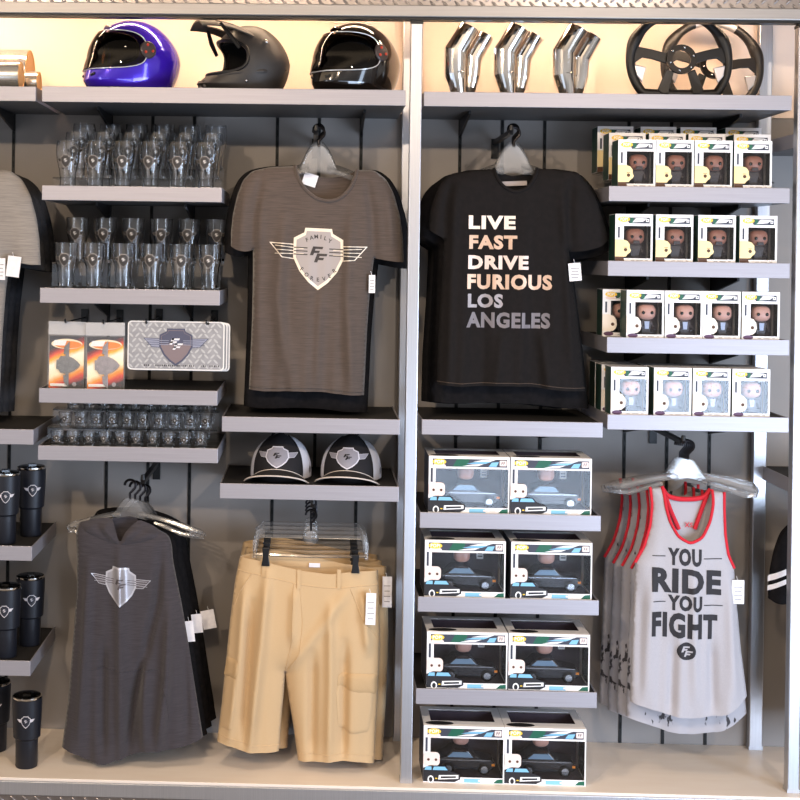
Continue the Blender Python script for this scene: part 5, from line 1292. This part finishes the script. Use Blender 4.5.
# ================================================================== caps
mesh_w = mat('white_cap_mesh', (214, 212, 220), .85, bump=.5, bscale=500); cap_b = mat('black_cap_twill', (26, 24, 28), .85, bump=.2, bscale=600); thread = mat('pale_stitching', (206, 196, 190), .7, bump=.02)
def cap_dome(a, t, off=0.0, rx=.080, ry=.098, h=.128):
    """a = 0 faces the room (-y)"""
    s_ = max(1 - t ** 2.6, 0) ** .5 if t < 1 else 0
    fr = max(math.cos(a), 0)
    s_ *= 1.0 + .05 * fr * math.sin(t * PI)
    x = (rx + off) * math.sin(a) * s_; y = -(ry + off) * math.cos(a) * s_; z = (h + off) * t + .010 * fr * t
    return Vector((x, y, z))
def trucker(label, loc, rz):
    t = thing('trucker_cap', label, 'cap', loc, rz); F0 = .88; t.scale = (1.26, 1.22, 1.08)
    b = MB(); grid_patch(b, cap_dome, -F0, F0, 0, .995, 26, 24); b.build('front_panel', cap_b, t)
    b = MB(); grid_patch(b, cap_dome, F0, 2 * PI - F0, 0, .995, 50, 24); b.build('mesh_back', mesh_w, t)
    b = MB()
    for a in (-F0, F0): b.tube([cap_dome(a, q / 24, .001) for q in range(24)], .0018, 6)
    b.tube([cap_dome(F0 + (2 * PI - 2 * F0) * q / 40, .02, .001) for q in range(41)], .003, 6); b.build('piping', cap_b, t)
    b = MB(); b.sphere((0, 0, .134), (.008, .008, .004), 12, 6); b.build('button', cap_b, t)
    # brim
    b = MB(); vs_ = []; fs = []; nu, nv = 28, 8
    def br(i, j, lay):
        q = -1 + 2 * i / nu; s_ = j / nv; a = q * .98
        inn = cap_dome(a, .0, .0); ox = math.sin(q * 1.35) * .083 / math.sin(1.35) ; oy = -.098 - .062 * math.cos(q * 1.35 * 1.1)
        x = inn.x + (ox - inn.x) * s_; y = inn.y + (oy - inn.y) * s_; z = .036 - .034 * q * q - .008 * s_ * (1 - .6 * q * q) + lay
        return (x, y, max(z - .001 * 0, .0006 + lay))
    for lay in (0, .003):
        for i in range(nu + 1):
            for j in range(nv + 1): vs_.append(br(i, j, lay))
    M = (nu + 1) * (nv + 1)
    for i in range(nu):
        for j in range(nv):
            k = i * (nv + 1) + j; fs += [(k, k + 1, k + nv + 2, k + nv + 1), (M + k, M + k + nv + 1, M + k + nv + 2, M + k + 1)]
            if j == nv - 1: fs.append((k + 1, k + nv + 2, M + k + nv + 2, M + k + 1))
    b.add(vs_, fs); brim = b.build('brim', cap_b, t)
    b = MB(); b.tube([Vector(br(i, nv, .0015)) for i in range(nu + 1)], .0022, 6); b.build('brim_edge', thread, brim)
    b = MB(); b.tube([Vector(br(i, 1, .0045)) for i in range(nu + 1)], .0012, 6); b.build('brim_stitch', thread, brim)
    b = MB(); k = .049
    def fn(x, y, L):
        a = x * k * 1.45 / .088; tt = .56 + y * k * .95 / .135; return cap_dome(a, tt, .0012 + .0004 * L)
    emblem(b, fn, .007, lines=False, ws=1); b.build('emblem_embroidery', [mat('silver_thread', (205, 203, 214), .6, bump=.2), mat('grey_thread', (140, 138, 148), .7, bump=.2), mat('black_thread', (26, 24, 28), .8, bump=.2)], t)
    b = MB(); q = Vector(br(nu // 2 + 9, 4, .004)); 
    b.tri_map(poly_tris(ring_poly(0, 0, .009, 16)), lambda x, y: cap_dome(1.35, .22, .0015) + Vector((0, x, y * 1.2)), 0, 1); b.build('back_patch', cap_b, t)
    return t
zs = SH['B2'][2] + .0006
p = W(281, 480, .185); trucker('black and white trucker cap with winged emblem, left of the pair', (p.x, .185, zs), -.10)
p = W(351, 480, .185); trucker('black and white trucker cap with winged emblem, right of the pair', (p.x, .185, zs), -.14)

# ================================================================== tumblers
tum = mat('navy_black_powder_coat', (30, 32, 40), .42, .2, bump=.06)
def tumbler_root():
    t = thing('tumbler', 'x', 'tumbler', group='black tumblers')
    b = MB(); b.lathe([(.001, 0), (.034, 0), (.0355, .003), (.0365, .085), (.0370, .092)], 32); b.build('lower_body', tum, t)
    b = MB(); b.lathe([(.0370, .0922), (.0440, .098), (.0475, .180), (.0480, .222), (.0465, .2235)], 32); b.build('upper_body', tum, t)
    b = MB(); b.lathe([(.0468, .2237), (.0480, .226), (.0478, .230), (.0440, .2315), (.0420, .226), (.001, .225)], 32); b.build('steel_rim', chrome, t)
    b = MB(); b.lathe([(.0418, .2262), (.0418, .233), (.030, .235), (.001, .235)], 32); b.box((-.012, -.03, .234), (.012, .0, .242)); b.build('lid', clear_mat('tumbler_lid', (150, 150, 160), .4, .1), t)
    b = MB(); k = .030
    def fn(x, y, L):
        z = .160 + y * k; r = .0466 + .0009 + .0002 * L; a = x * k / r; return Vector((r * math.sin(a), -r * math.cos(a), z))
    emblem(b, fn, .006, lines=False); b.build('emblem_print', [mat('white_print', (212, 208, 214), .5, bump=.02), mat('print_navy', (36, 38, 48), .5, bump=.02), mat('white_print_b', (204, 200, 206), .5, bump=.02)], t)
    return t
tr_ = tumbler_root()
TUMB = [(5, 'L2', .06, 0, .25, 'black tumbler in front on the shelf below the left edge tees'), (31, 'L2', .19, .0, .3, 'black tumbler standing behind at the right end of the shelf below the left edge tees'), (-18, 'L2', .19, 0, 0, 'black tumbler half hidden behind the front one below the left edge tees'),
        (6, 'L3', .06, 0, .1, 'black tumbler in front on the lower left edge shelf'), (30, 'L3', .20, 0, .3, 'black tumbler standing behind at the right end of the lower left edge shelf'), (-22, 'L3', .18, 0, 0, 'black tumbler half hidden behind the front one on the lower left edge shelf'),
        (27, None, .065, 0, .12, 'black tumbler with white winged emblem standing on the base ledge'), (-4, None, .20, 0, 0, 'black tumbler at the left edge standing further back on the base ledge')]
for i, (u, key, Y, dz, rz, lb) in enumerate(TUMB):
    o = tr_ if i == 0 else copy_tree(tr_)
    z = (SH[key][2] if key else 0) + .0006 + dz; v = {'L2': 510, 'L3': 620, None: 725}[key]
    o.location = (W(u, v, Y).x, Y, z); o.rotation_euler = (0, 0, rz); o['label'] = lb
